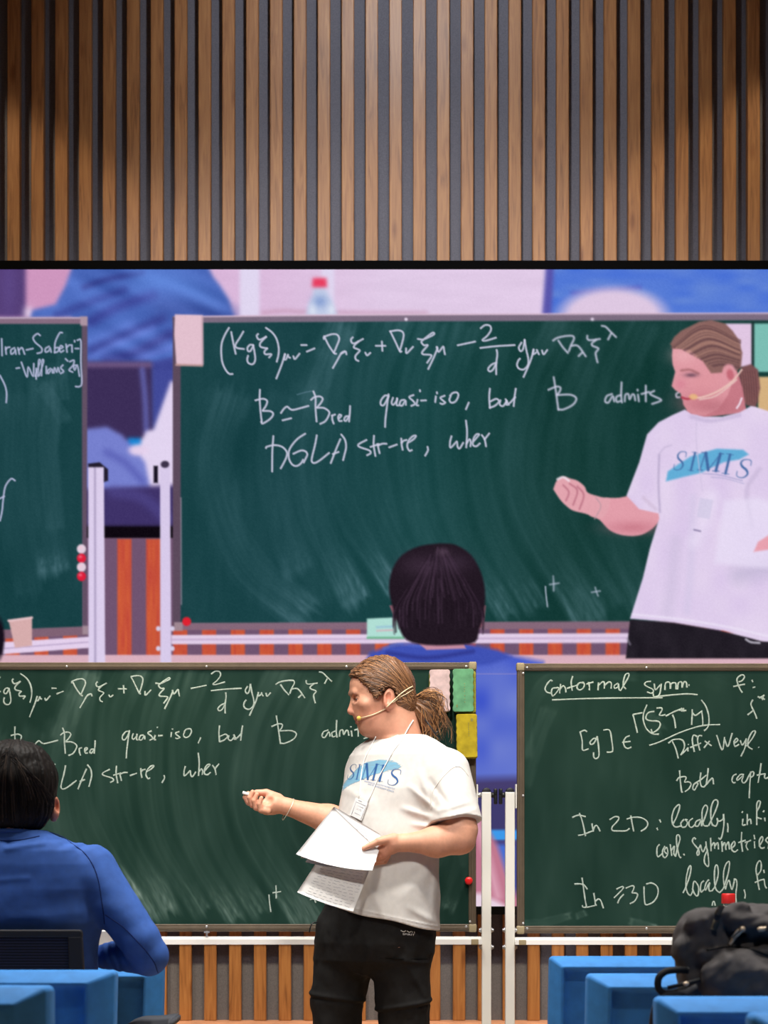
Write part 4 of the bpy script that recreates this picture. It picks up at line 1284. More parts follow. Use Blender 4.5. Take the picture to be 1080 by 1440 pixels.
def chalkboard(x0, y0, x1, y1, sweeps, strokes, marks, vis, post_l, post_r, label, seed, rail_y, res):
    d = D_BRD
    X = lambda x: (x - 540) * KB
    Z = lambda y: HCAM + (HZ - y) * KB
    root = thing('mobile_chalkboard', ((X(x0) + X(x1)) / 2, d, 0), label, 'chalkboard', 'mobile chalkboards in front of the video wall')
    fw = 10.5
    # writing surface with its dust
    cv = Canvas(vis[0], y0 + fw - 1, vis[1], y1 - fw + 1, res)
    D = dust_field(cv.X, cv.Y, sweeps, seed)[..., None]
    cv.im = np.array([19, 44, 37]) * (1 - D * .8) + np.array([150, 168, 160]) * D * .8
    Vs = [np.stack([cv.X.ravel(), cv.Y.ravel()], 1)]
    Fs = [cv.quads()]
    Cs = [lin(np.clip(cv.im, 0, 255)).reshape(-1, 3)]
    n = len(Vs[0])
    for a, b in ((x0 + fw - 1, cv.x[0]), (cv.x[-1], x1 - fw + 1)):
        if b - a > 1:
            Vs.append(np.array([(a, cv.y[0]), (a, cv.y[-1]), (b, cv.y[-1]), (b, cv.y[0])]))
            Fs.append(np.array([[0, 1, 2, 3]]) + n); Cs.append(np.tile(lin((22, 47, 40)), (4, 1))); n += 4
    V2 = np.concatenate(Vs)
    fin('writing_surface', np.stack([X(V2[:, 0]), np.full(len(V2), d), Z(V2[:, 1])], 1), np.concatenate(Fs), M_chalkdust, root, False, np.concatenate(Cs))
    # one part per written word: strokes whose boxes nearly touch belong together
    bb = np.array([[min(p[0] for p in s), min(p[1] for p in s), max(p[0] for p in s), max(p[1] for p in s)] for s in strokes])
    gid = list(range(len(strokes)))
    for i in range(len(strokes)):
        for j in range(i):
            gx_ = max(bb[i][0], bb[j][0]) - min(bb[i][2], bb[j][2])
            gy_ = max(bb[i][1], bb[j][1]) - min(bb[i][3], bb[j][3])
            if gx_ < 9.0 and gy_ < 2.0 and gid[i] != gid[j]:
                a_, b_ = gid[i], gid[j]
                gid = [b_ if g == a_ else g for g in gid]
    for g in sorted(set(gid)):
        v, f = ribbon([s for s, q in zip(strokes, gid) if q == g], 1.95, d, .0004)
        fin('chalk_writing', v, f, M_chalk, root, False)
    if marks:
        for s in marks:
            v, f = ribbon([s], 1.7, d, .0004)
            fin('chalk_mark', v, f, M_chalk, root, False)
    fin('back_panel', *box((X(x0 + 3), d + .002, Z(y1 - 3)), (X(x1 - 3), d + .022, Z(y0 + 3))), M_post, root, False)

    # frame: four bars with a stepped face, plus small rivets
    def bar(xa, ya, xb, yb, horiz):
        a = [box((X(xa), d - .004, Z(yb)), (X(xb), d + .024, Z(ya)), .0025, 1)]
        if horiz:
            ym = (ya + yb) / 2
            a.append(box((X(xa), d - .0062, Z(ym + 2.6)), (X(xb), d - .003, Z(ym - 1.6)), .0015, 1))
        else:
            xm = (xa + xb) / 2
            a.append(box((X(xm - 1.9), d - .0062, Z(yb)), (X(xm + 2.3), d - .003, Z(ya)), .0015, 1))
        return a
    parts = bar(x0, y0, x1, y0 + fw, True) + bar(x0, y1 - fw, x1, y1, True) + bar(x0, y0, x0 + fw, y1, False) + bar(x1 - fw, y0, x1, y1, False)
    fin('frame', *merge(parts), M_alu, root, False)
    spots_ = [(x0 + 14 + (x1 - x0 - 28) * k / 4.0 if k in (0, 4) else x0 + (x1 - x0) * k / 4.0 + 60 * (k - 2) * .12, yy) for k in range(5) for yy in (y0 + 6, y1 - 7)]
    spots_ += [(xx, yy) for yy in (y0 + 14, y0 + (y1 - y0) * .49, y1 - 14) for xx in (x0 + fw - 2, x1 - fw + 2)]
    for xx, yy in spots_:
        fin('rivet', *sphere((X(xx), d - .0062, Z(yy)), (.0042, .0018, .0042), 10, 6), M_steel, root)
    for cx, cy in ((x0, y0), (x1, y0), (x0, y1), (x1, y1)):
        sx, sy = (1 if cx == x0 else -1), (1 if cy == y0 else -1)
        xa, xb = sorted((X(cx - sx * .8), X(cx + sx * 10.5)))
        za, zb = sorted((Z(cy - sy * .8), Z(cy + sy * 10.8)))
        fin('corner_cap', *box((xa, d - .008, za), (xb, d + .026, zb), .005, 3), M_cap, root)

    # stand: posts, caps, pivots, feet, casters
    for px, side in ((post_l, -1), (post_r, 1)):
        xa, xb = X(px), X(px + 13.3)
        xm = (xa + xb) / 2
        zt = Z(1114)
        post = fin('post', *box((xa, d - .016, .10), (xb, d + .016, zt), .003, 2), M_post, root, False)
        a = np.linspace(0, math.pi, 15)
        v, f = extrude([(xm + .0148 * math.cos(t), zt + .0148 * math.sin(t)) for t in a], d - .014, d + .014, .002)
        fin('post_cap', v, f, M_black, post)
        inner = -side                                       # toward the board
        xi, xo = (xa, xb) if side > 0 else (xb, xa)
        bx = X(x1) if side > 0 else X(x0)
        fin('pivot_pin', *tube([(bx, d, Z(1118)), (xi, d, Z(1118))], .0085, 14), M_steel, post)
        lo, hi = sorted((bx - .001 * inner, bx + .006 * side))
        fin('pivot_plate', *box((lo, d - .014, Z(1137)), (hi, d + .02, Z(1103)), .002, 2), M_post, post, False)
        s = side
        kp = merge([tube([(xo, d, Z(1118)), (xo + s * .012, d, Z(1118))], .009, 12), box((xo + s * .009, d - .006, Z(1131)), (xo + s * .021, d + .006, Z(1109)), .003, 2),
                    box((xo + s * .009, d - .009, Z(1118)), (xo + s * .019, d + .009, Z(1109)), .003, 2)])
        fin('pivot_knob', *kp, M_black, post)
        for yy in (1308, 1332):
            for xs, ss in ((xa, -1), (xb, 1)):
                fin('bolt', *merge([tube([(xs, d - .002, Z(yy)), (xs + ss * .004, d - .002, Z(yy))], .0085, 12), tube([(xs + ss * .004, d - .002, Z(yy)), (xs + ss * .009, d - .002, Z(yy))], .0062, 6)]), M_steel, post)
        fin('foot', *box((xa - .004, d - .30, .075), (xb + .004, d + .30, .11), .005, 2), M_post, post, False)
        for yy in (d - .27, d + .27):
            cst = fin('caster', *merge([tube([(xm - .011, yy, .036), (xm + .011, yy, .036)], .036, 20), box((xm - .016, yy - .02, .036), (xm - .012, yy + .02, .078)),
                                        box((xm + .012, yy - .02, .036), (xm + .016, yy + .02, .078))]), M_tyre, post)
    # chalk tray rail between the posts
    ya, yb = rail_y
    xa, xb = X(post_l + 13.3), X(post_r)
    prof = [(d - .040, Z(ya + 3.4)), (d - .040, Z(yb)), (d + .004, Z(yb)), (d + .004, Z(ya)), (d - .002, Z(ya)), (d - .004, Z(ya + 4.2)), (d - .034, Z(yb - 3.0)), (d - .036, Z(ya + 3.4))]
    bm = bmesh.new()
    rows = [[bm.verts.new((x, y, z)) for y, z in prof] for x in (xa, xb)]
    m = len(prof)
    for i in range(m):
        j = (i + 1) % m
        bm.faces.new((rows[0][i], rows[0][j], rows[1][j], rows[1][i]))
    bm.faces.new(rows[0]); bm.faces.new(rows[1])
    bmesh.ops.recalc_face_normals(bm, faces=bm.faces[:])
    bm.verts.index_update()
    tray = fin('chalk_tray', np.array([v.co[:] for v in bm.verts]), [[v.index for v in q.verts] for q in bm.faces], M_rail, root, False)
    bm.free()
    for s, e in ((xa + .012, xa + .036), (xb - .036, xb - .012)):
        fin('tray_end_clip', *box((s, d - .043, Z(yb + .4)), (e, d - .028, Z(ya + 3.0)), .002, 2), M_cap, tray, False)
    xc = X(291) if x0 < 0 else X(1010)
    fin('tray_bracket', *merge([box((xc - .003, d - .004, Z(ya + 1)), (xc + .003, d + .002, Z(y1 - 1))), box((xc - .009, d - .012, Z(y1 + 1.8)), (xc + .009, d + .004, Z(y1 - .5)))]), M_steel, tray, False)
    return root


sw_c = [([real_xy(*p) for p in pts], w * .87, a, e) for pts, w, a, e in SW_CENTRE]
sw_c += [([(610, 1140), (640, 1180), (655, 1215)], 9, .3, .2), ([(650, 1195), (645, 1230), (630, 1275)], 14, .6, .9)]
chalkboard(-88, 931.5, 669.5, 1310, sw_c, [[real_xy(*p) for p in s] for s in W_CENTRE], [[real_xy(*p) for p in s] for s in W_MARKS], (-78, 660),
           -109, 677.2, 'green mobile chalkboard behind the standing lecturer, erasers in its corner', 0, (1317, 1327.5), 1.3)
chalkboard(727, 933, 1484, 1312.5, SW_RIGHT, W_RIGHT, None, (736, 1475),
           710.3, 1487, 'green mobile chalkboard on the right with Conformal symm. written on it', 5, (1318, 1327.8), 1.3)

# ------------------------------------------------------------------ erasers and magnets on the centre board
M_olive = mat('olive_felt', (150, 146, 62), 0.95, 0.1, 0.12, 200)
M_ink = mat('faded_print', (120, 124, 132), 0.8, 0.1)


def eraser(x0, y0, x1, y1, tilt, col, label, prints, inkc, shift):
    d = D_BRD - .0084
    cx, cy = (x0 + x1) / 2, (y0 + y1) / 2
    hw, hh = (x1 - x0) / 2 * KB, (y1 - y0) / 2 * KB
    c = np.array([(cx - 540) * KB, d, HCAM + (HZ - cy) * KB])
    t = math.radians(tilt)

    def outline(w, h, wave, dx=0.0, dz=0.0):
        pts = []
        r = .008
        for qx, qz, a0 in ((1, 1, 0), (-1, 1, 90), (-1, -1, 180), (1, -1, 270)):
            for k in range(6):
                a = math.radians(a0 + 18 * k)
                pts.append((qx * (w - r) + r * math.cos(a), qz * (h - r) + r * math.sin(a)))
            if wave and qx == qz * -1 or wave and (qx, qz) == (1, -1):
                pass
        out = []
        for i, p in enumerate(pts):
            q = pts[(i + 1) % len(pts)]
            L = math.hypot(q[0] - p[0], q[1] - p[1])
            m = max(1, int(L / .003))
            for k in range(m):
                x, z = p[0] + (q[0] - p[0]) * k / m, p[1] + (q[1] - p[1]) * k / m
                if wave and L > .06:
                    x -= math.copysign(.0013 * (1 + math.cos(z * 2 * math.pi / .0235)), x)
                out.append((x + dx, z + dz))
        return [(c[0] + x * math.cos(t) - z * math.sin(t), c[2] + x * math.sin(t) + z * math.cos(t)) for x, z in out]
    m = mat('eraser_foam', col, 0.85, 0.1, 0.10, 38)
    o = tag(fin('board_eraser', *extrude(outline(hw, hh, True), d - .036, d - .011, .0015), m, smooth=False), label, 'eraser', 'erasers stuck to the centre chalkboard')
    fin('felt_pad', *extrude(outline(hw * 1.0, hh * .99, False, shift[0], shift[1]), d - .011, d, .002), M_olive, o, False)
    V, F, n = [], [], 0
    for s in prints:
        p = smooth_line(s, 3)
        p = np.array([(c[0] + (x * hw) * math.cos(t) + (y * hh) * math.sin(t), c[2] + (x * hw) * math.sin(t) - y * hh * math.cos(t)) for x, y in p])
        tv, tf = tube(np.stack([p[:, 0], np.full(len(p), d - .0361), p[:, 1]], 1), .0008, 5)
        V.append(tv); F += [[i + n for i in q] for q in tf]; n += len(tv)
    fin('print', np.concatenate(V), F, mat('eraser_print', inkc, 0.8, 0.1), o)
    return o


def col_marks(x, ya, yb, n, s):
    r = np.random.RandomState(s)
    o = []
    for k in range(n):
        y = ya + (yb - ya) * k / max(1, n - 1)
        o += [[(x - .05, y), (x + .05, y + r.uniform(-.01, .01))], [(x + r.uniform(-.04, .04), y - .018), (x + r.uniform(-.04, .04), y + .02)]]
    return o


def zeros(x, y, w, h):
    o = []
    for k in (0, 1):
        yy = y + k * h * 1.25
        o.append([(x + w * math.cos(a), yy + h * .5 * math.sin(a)) for a in np.linspace(0, 2 * math.pi, 9)])
    return o


eraser(603.5, 943.2, 632.5, 1001.5, 0.4, (200, 176, 176), 'pale pink board eraser left of the green one behind the ponytail', col_marks(-.18, -.05, .5, 8, 1), (150, 156, 190), (-.0005, -.002))
eraser(636.0, 942.2, 665.5, 1002.0, 0.3, (100, 156, 116), 'mint green board eraser in the top right corner of the board', col_marks(.15, .25, .55, 3, 2) + col_marks(.12, -.3, .05, 4, 3) + zeros(-.6, .7, .05, .05), (150, 150, 96), (.008, -.004))
eraser(641.0, 1005.2, 670.5, 1066.0, 0.8, (172, 152, 40), 'yellow board eraser below the green one on the board frame', col_marks(.18, -.58, -.3, 4, 4) + col_marks(.2, -.2, .0, 3, 5) + zeros(.5, -.76, .09, .055), (126, 130, 96), (.001, -.004))

v, f = lathe((0, 0, 0), [(.0001, .0135), (.006, .0134), (.0102, .012), (.0125, .0085), (.0132, .003), (.0126, 0)], 26)
v = np.stack([v[:, 0] + (659 - 540) * KB, D_BRD - .0064 - v[:, 2], HCAM + (HZ - 1238.5) * KB + v[:, 1]], 1)
tag(fin('board_magnet', v, f, mat('red_plastic', (214, 26, 30), 0.35, 0.5)), 'round red magnet on the lower right edge of the centre board', 'magnet')

# ------------------------------------------------------------------ blue upholstered seats
M_blue = mat('blue_upholstery', (54, 122, 188), 0.72, 0.25, 0.05, 30, bump=0.12)
M_leg = mat('chair_leg_black', (32, 32, 34), 0.5, 0.3)


def rounded(x0, x1, z0, z1, r, taper, n=5):
    """rounded rectangle whose lower half narrows by 'taper'"""
    pts = []
    for cx, cz, a0, sx in ((x1 - r, z1 - r, 0, 1), (x0 + r, z1 - r, 90, -1), (x0 + r + taper, z0 + r, 180, -1), (x1 - r - taper, z0 + r, 270, 1)):
        for k in range(n + 1):
            a = math.radians(a0 + 90 * k / n)
            pts.append((cx + r * math.cos(a), cz + r * math.sin(a)))
    return pts


def blue_seat(left, right, top, d, label, cwx=.03, cwz=.024, cd=.04, yaw=0.0, taper=.012, wid=.60, rec=.03):
    de = d + cd
    z1 = HCAM - (top - HZ) * de / FPX
    if left is not None:
        x0 = (left - 540) * de / FPX; x1 = x0 + wid
    else:
        x1 = (right - 540) * de / FPX; x0 = x1 - wid
    z0 = .36
    cx = (x0 + x1) / 2
    root = thing('upholstered_chair', (cx, d + .06, 0), label, 'chair', 'blue upholstered seats facing the boards')

    # back: chamfered padded rim round a recessed panel
    def ring(ix, iz, y, r):
        return np.array([(x, y, z) for x, z in rounded(x0 + ix, x1 - ix, z0 + iz, z1 - iz, r, taper)])
    rings = [ring(.030, .030, d + .125, .012), ring(.008, .008, d + .118, .013), ring(.0, .0, d + .104, .012), ring(.0, .0, d + cd + .005, .011), ring(.0025, .002, d + cd, .010),
             ring(cwx - .004, cwz - .003, d + .004, .007), ring(cwx + .001, cwz + .001, d, .006), ring(cwx + .006, cwz + .005, d + .003, .006),
             ring(cwx + .010, cwz + .009, d + rec, .006), ring(cwx + .018, cwz + .016, d + rec + .002, .006)]
    V = np.concatenate(rings)
    m = len(rings[0])
    F = []
    for i in range(len(rings) - 1):
        for j in range(m):
            k = (j + 1) % m
            F.append([i * m + k, i * m + j, (i + 1) * m + j, (i + 1) * m + k])
    F.append(list(range(m)))
    F.append([(len(rings) - 1) * m + j for j in range(m)][::-1])
    V = V.copy()
    V[:, 1] += (z1 - V[:, 2]) * 0.10 * (V[:, 2] < z1)      # slight recline
    if yaw:
        c, s = math.cos(yaw), math.sin(yaw)
        q = V[:, :2] - [cx, d]
        V[:, :2] = np.stack([q[:, 0] * c - q[:, 1] * s + cx, q[:, 0] * s + q[:, 1] * c + d], 1)
    fin('backrest', V, F, M_blue, root, True)
    fin('seat', *box((x0 + .02, d + .12, .30), (x1 - .02, d + .56, .44), .03, 3), M_blue, root)
    fin('base', *box((x0 + .05, d + .10, .25), (x1 - .05, d + .52, .30), .01, 2), M_leg, root, False)
    for sx in (x0 + .07, x1 - .07):
        for sy in (d + .13, d + .49):
            fin('leg', *tube([(sx, sy, 0), (sx, sy, .26)], [.014, .018], 12), M_leg, root)
    return root


blue_seat(774, None, 1346, 5.60, 'blue upholstered chair farthest back of the right-hand chairs, beyond the backpack', cwx=.028, cwz=.024, taper=-.004)
blue_seat(827, None, 1371, 4.78, 'blue upholstered chair, the middle one of the right-hand chairs, half behind the backpack', cwx=.044, cwz=.026, taper=-.004)
blue_seat(924, None, 1404, 4.03, 'blue upholstered chair in front of the black backpack', cwx=.035, cwz=.025)
blue_seat(1058, None, 1427, 3.36, 'blue upholstered chair, only a corner showing at the bottom right edge', cwx=.04)
blue_seat(None, 161, 1366, 4.58, 'blue upholstered chair right behind the seated man and his mesh chair', cwx=.054, cwz=.024, taper=.016)
blue_seat(None, 66, 1387, 3.90, 'blue upholstered chair nearest the camera in the bottom left corner', cwx=.05, cwz=.03, yaw=-.10, taper=.006, rec=.0)
blue_seat(None, 229, 1359, 6.00, 'blue upholstered chair beneath the elbow of the man in blue', cwx=.045, cwz=.026, taper=.012)

# ------------------------------------------------------------------ two small desks that carry the cup and the bottle
M_desk = mat('desk_laminate', (206, 200, 190), 0.5, 0.3, 0.03, 8)


def desk(x0, x1, y0, y1, label):
    r = thing('side_desk', ((x0 + x1) / 2, (y0 + y1) / 2, 0), label, 'desk')
    fin('desk_top', *box((x0, y0, .725), (x1, y1, .75), .004, 2), M_desk, r, False)
    for x in (x0 + .03, x1 - .03):
        for y in (y0 + .03, y1 - .03):
            fin('leg', *tube([(x, y, 0), (x, y, .726)], .014, 10), M_leg, r)
    return r


desk(-1.42, -.80, 6.58, 6.77, 'pale narrow desk under the white cup, behind the man in blue')
desk(.82, 1.45, 6.28, 6.62, 'pale narrow desk under the red-capped bottle, behind the backpack')

# white cup seen under the man's arm
cx, cy = (150.5 - 540) * 6.66 / FPX, 6.66
zt = HCAM - (1308.5 - HZ) * 6.66 / FPX
h = zt - .75
cup = tag(fin('paper_cup', *lathe((cx, cy, .75), [(.026, 0), (.0262, .002), (.036, h - .004), (.0382, h - .002), (.0375, h), (.034, h - .002), (.026, .006)], 30), mat('cup_paper', (246, 241, 232), 0.6, 0.3)),
          'white paper cup visible between the arm and side of the man in blue', 'cup')

# water bottle with a red cap, only the top showing above the backpack
bx, by = (1024.3 - 540) * 6.40 / FPX, 6.40
zt = HCAM - (1256.5 - HZ) * 6.40 / FPX
bh = zt - .75
mg, nt, p = new_mat('clear_plastic')
p.inputs['Base Color'].default_value = L4((230, 236, 240)); p.inputs['Roughness'].default_value = 0.08
p.inputs['Transmission Weight'].default_value = 0.9; p.inputs['IOR'].default_value = 1.2
bot = tag(fin('water_bottle', *lathe((bx, by, .75), [(.028, 0), (.032, .004), (.0325, .05), (.030, .055), (.0325, .06), (.0325, bh - .085), (.028, bh - .06), (.018, bh - .040), (.0165, bh - .036), (.0165, bh - .014), (.016, bh - .012)], 28), mg),
          'clear plastic water bottle with red cap standing behind the backpack', 'bottle')
cp = [(.0195, bh - .030), (.0200, bh - .029), (.0200, bh - .004), (.0185, bh), (.0001, bh)]
v, f = lathe((bx, by, .75), cp, 36)
a = np.arctan2(v[:, 1] - by, v[:, 0] - bx)
rr = np.hypot(v[:, 0] - bx, v[:, 1] - by)
rr = np.where(rr > .019, rr + .0006 * np.sign(np.sin(a * 18)), rr)
v[:, 0], v[:, 1] = bx + rr * np.cos(a), by + rr * np.sin(a)
fin('cap', v, f, mat('red_cap', (216, 44, 44), 0.4, 0.4), bot)

# ------------------------------------------------------------------ standing lecturer
DL = 6.52                                   # distance; figure space is px at this distance
KL = DL / FPX
M_skin = mat_attr('skin', 0.5, 0.35, 0.05, 120)
M_shirt = mat('white_cotton', (206, 202, 196), 0.9, 0.15, 0.02, 60, bump=0.08)
M_pants = mat('black_trousers', (27, 26, 25), 0.85, 0.2, 0.12, 80, bump=0.2)
M_hair = mat_attr('brown_hair', 0.42, 0.45, 0.18, 260, stretch=(1, 1, 1))
M_white = mat('white_plastic', (236, 234, 228), 0.4, 0.4)

HC = (540, 985, 0)
RH = rot_axes('y', -9)                      # head turned slightly toward the camera

ANG = 40.0
SHIRT_SEC = [(1034, 563, 4, 40, 30), (1041, 563, 3, 56, 36), (1050, 563, 1, 72, 43), (1062, 564, 0, 84, 49), (1085, 562, 0, 87, 53), (1110, 557, -2, 85, 57), (1150, 547, -4, 81, 58),
             (1200, 540, -5, 83, 60), (1250, 538, -6, 87, 63), (1300, 536, -6, 90, 66), (1330, 535, -6, 90, 66)]

head = [
    ('+', ell((538, 965, 0), (39, 38, 33)), 6),
    ('+', ell((519, 988, 0), (25.5, 38, 29)), 12),
    ('+', ell((507, 964, 0), (15, 18, 25)), 8),
    ('+', ell((530, 1012, 0), (25, 21, 27)), 10),
    ('+', ell((514.5, 1024, 0), (8.5, 8.5, 12)), 8),
    ('+', rc((497.5, 975, -15), (496, 975, 15), 4.6, 4.6), 5),
    ('+', rc((500.5, 984, -12), (510, 992, -24), 5, 6), 8),
    ('-', ell((497.5, 984, -14), (6.5, 5.0, 8.5)), 4),
    ('-', ell((497.5, 984, 14), (6.5, 5.0, 8.5)), 4),
    ('+', ell((503.3, 984, -14), (6.2, 5.6, 6.8)), 2),
    ('+', ell((503.5, 984, 14), (5.6, 5.2, 6.2)), 2),
    ('-', rc((499.6, 984.6, -19.5), (497.2, 984.8, -9), .8, .8), .5),
    ('+', rc((499, 979, 0), (492.6, 1000, 0), 3.2, 4.6), 4),
    ('+', ell((493.6, 1001.5, 0), (4.6, 4.2, 5.0)), 2.5),
    ('+', ell((498.5, 1003, -5.5), (4.2, 3.4, 3.0)), 2),
    ('+', ell((498.5, 1003, 5.5), (4.2, 3.4, 3.0)), 2),
    ('-', ell((497.2, 1006.2, -4), (1.8, 1.4, 1.4)), .8),
    ('+', ell((504.5, 1008, 0), (6, 6.5, 14)), 5),
    ('+', rc((501.6, 1011.3, -7), (501.2, 1011, 7), 2.0, 2.0), 1.5),
    ('+', rc((502.8, 1015.8, -7), (502.4, 1016, 7), 2.3, 2.3), 1.5),
    ('-', rc((500.2, 1013.4, -11), (499.2, 1013.4, 8), .7, .7), .8),
    ('+', ell((534, 1026, 0), (24, 12, 24)), 12),
    ('+', ell((541.5, 985, -34.5), (8.6, 15.0, 4.6), rot_axes('y', -18) @ rot_axes('z', 10)), 2),
    ('-', ell((540.0, 984, -40.5), (4.8, 9.2, 5.4), rot_axes('z', 10)), 1.0),
    ('+', rc((535.8, 984, -37), (536.4, 990, -37), 1.4, 1.9), 1.0),
    ('+', ell((541.5, 985, 34.5), (8.6, 15.0, 4.6)), 2),
]
head = [(op, moved(f, HC, RH), k) for op, f, k in head]
neck_torso = [
    ('+', rc((553, 1004, 2), (563, 1046, 4), 31, 33), 12),
    ('+', loft([(1040, 563, 2, 44, 32), (1062, 563, 0, 72, 42), (1085, 561, 0, 76, 44), (1150, 546, -4, 70, 48), (1250, 538, -6, 76, 54), (1330, 535, -6, 78, 56)], ANG), 8),
]
arm_r = [
    ('+', rc((510, 1092, 44), (504, 1163, 34), 22, 20.5), 6),
    ('+', rc((504, 1163, 34), (462, 1152, 22), 21.0, 20.5), 8),
    ('+', rc((462, 1152, 22), (404, 1134.5, 8), 20.5, 11.6), 8),
]
hand_r = [
    ('+', rc((404, 1134, 8), (388, 1130.5, 6), 11.2, 13.2), 5),
    ('+', ell((382, 1132, 6), (14, 13.8, 12)), 4),
    ('+', ell((374, 1136, 3), (9, 10, 13)), 4),
    ('-', ell((376, 1124, -6), (7.5, 7.0, 8.5)), 4),
    ('+', rc((390, 1123, 11), (374, 1114.6, 11), 8.2, 5.6), 4), ('+', rc((374, 1114.6, 11), (361, 1114.2, 9), 5.2, 4.2), 1.2), ('+', rc((361, 1114.2, 9), (351.5, 1116, 8), 4.1, 3.2), .8),
    ('+', rc((374, 1129, 13), (349, 1128, 12), 5.6, 4.8), 2), ('+', rc((349, 1128, 12), (344.6, 1121, 11), 4.5, 4.2), .7), ('+', rc((344.6, 1121, 11), (348.5, 1115.5, 10), 4.1, 3.4), .6),
    ('+', rc((372, 1134, 7), (355, 1131.5, 4), 5.8, 4.9), 1.6), ('+', rc((355, 1131.5, 4), (351.2, 1121.5, 1), 4.6, 4.0), .7), ('+', rc((351.2, 1121.5, 1), (355.0, 1113.6, 1), 3.9, 3.2), .6),
    ('+', rc((373, 1138, 0), (360.5, 1135.5, -4), 5.6, 4.8), 1.4), ('+', rc((360.5, 1135.5, -4), (357.6, 1126, -7), 4.5, 3.9), .7), ('+', rc((357.6, 1126, -7), (361.6, 1117.4, -7), 3.8, 3.1), .6),
    ('+', rc((376, 1141, -6), (367.6, 1139.5, -11), 5.2, 4.4), 1.4), ('+', rc((367.6, 1139.5, -11), (365.4, 1131, -13), 4.1, 3.6), .7), ('+', rc((365.4, 1131, -13), (368.3, 1122.4, -13), 3.5, 2.9), .6),
]
arm_l = [
    ('+', rc((630, 1096, -50), (644, 1168, -66), 25, 23.5), 6),
    ('+', rc((644, 1168, -66), (643, 1179, -68), 23.5, 20), 8),
    ('+', ell((652, 1186, -66), (11, 11, 11)), 8),
    ('+', rc((640, 1179, -70), (612, 1184, -78), 22.0, 20.5), 10),
    ('+', rc((612, 1184, -78), (566, 1185.5, -88), 20.0, 11.6), 10),
]
hand_l = [
    ('+', rc((567, 1185.5, -88), (553, 1186, -89), 11.4, 13.0), 5),
    ('+', ell((548, 1189, -88), (12.5, 13.5, 9.5)), 4),
    ('+', ell((541, 1196, -87), (8, 10, 8)), 4),
    ('+', rc((553, 1180, -94), (533, 1183.5, -100), 7.4, 5.4), 3), ('+', rc((533, 1183.5, -100), (513, 1193, -102), 5.0, 3.6), 1.0),
    ('+', rc((545, 1188, -91), (532, 1195.5, -90), 5.4, 5.0), 1.6), ('+', rc((532, 1195.5, -90), (518, 1199, -85), 4.7, 3.8), .8),
    ('+', rc((543, 1197, -86), (535, 1203, -85), 5.2, 4.9), 1.4), ('+', rc((535, 1203, -85), (519, 1205, -80), 4.6, 3.8), .8),
    ('+', rc((543, 1201, -82), (537, 1208, -80), 4.9, 4.4), 1.4), ('+', rc((537, 1208, -80), (521, 1210, -76), 4.2, 3.6), .8),
    ('+', rc((545, 1203, -77), (541, 1211, -75), 4.4, 3.9), 1.4), ('+', rc((541, 1211, -75), (526, 1214, -71), 3.8, 3.2), .8),
]


def seg_d(p, a, b):
    a, b = np.array(a, float), np.array(b, float)
    e = b - a
    t = np.clip(((p - a) @ e) / (e @ e), 0, 1)
    return np.linalg.norm(p - a - t[:, None] * e, axis=1)


def skin_cols(V, base, spots):
    c = np.tile(np.array(base, float), (len(V), 1))
    n = vnoise(V[:, 0] / 9, V[:, 1] / 9, V[:, 2] / 9)[:, None] - .5
    c *= 1 + n * .07
    for a, b, r, col, s in spots:
        w = np.exp(-(seg_d(V, a, b) / r) ** 2)[:, None] * s
        c = c * (1 - w) + np.array(col, float) * w
    return lin(np.clip(c, 0, 255))


lect = thing('person', toW((545, 1706, 0), DL) * [1, 1, 0], 'standing lecturer with brown ponytail, white printed T-shirt and black trousers, holding papers', 'person')

bodyV, bodyF = sculpt(head + neck_torso + arm_r + hand_r + arm_l + hand_l, (335, 915, -112), (682, 1340, 84), 1.15)
hp = lambda x, y, z: tuple((np.array((x, y, z), float) - HC) @ RH.T + HC)
spots = [((512, 1000, -26), (526, 1006, -28), 13, (214, 138, 116), .35), (hp(493, 1001, 0), hp(494, 1002, 0), 7, (220, 136, 118), .5), (hp(541, 985, -38), hp(540, 995, -36), 10, (216, 128, 106), .55),
         (hp(499.5, 1011.5, -8), hp(499.5, 1011.5, 8), 2.0, (176, 96, 88), .8), (hp(500.6, 1016.2, -8), hp(500.4, 1016.2, 8), 2.3, (180, 102, 94), .75),
         (hp(497, 972.5, -9), hp(506, 971.0, -24), 2.2, (150, 106, 80), .6), (hp(498.6, 981.2, -9), hp(503, 981.8, -20), 1.4, (150, 100, 84), .5),
         (hp(506, 1012, -14), hp(520, 1024, -22), 9, (190, 130, 108), .4), ((540, 1030, -20), (580, 1024, -30), 16, (204, 138, 116), .4),
         ((390, 1120, 10), (350, 1116, 8), 8, (224, 156, 138), .3), ((376, 1124, -6), (380, 1126, -6), 5, (214, 134, 114), .3), ((360, 1136, -4), (345, 1130, 10), 7, (226, 160, 142), .4),
         ((548, 1190, -96), (536, 1205, -90), 9, (214, 140, 120), .4), ((650, 1190, -72), (652, 1180, -70), 12, (208, 136, 114), .45)]
body = fin('body', toW(bodyV, DL), bodyF, M_skin, lect, True, skin_cols(bodyV, (206, 150, 122), spots))
T_body = bvh(bodyV, bodyF)
# eyes
for z in (-14.5, 14.5):
    c = toW(np.array(hp(503.0, 984.6, z)), DL)
    e = fin('eye', *sphere(c, 4.5 * KL, 16, 10), mat('eye_white', (190, 180, 172), .3, .4), lect)
    q = toW(np.array(hp(499.0, 984.9, z * 1.0 - 1)), DL)
    fin('iris', *sphere(q, np.array((.9, 2.4, 2.6)) * KL, 12, 8), mat('iris', (58, 62, 66), .2, .5), e)

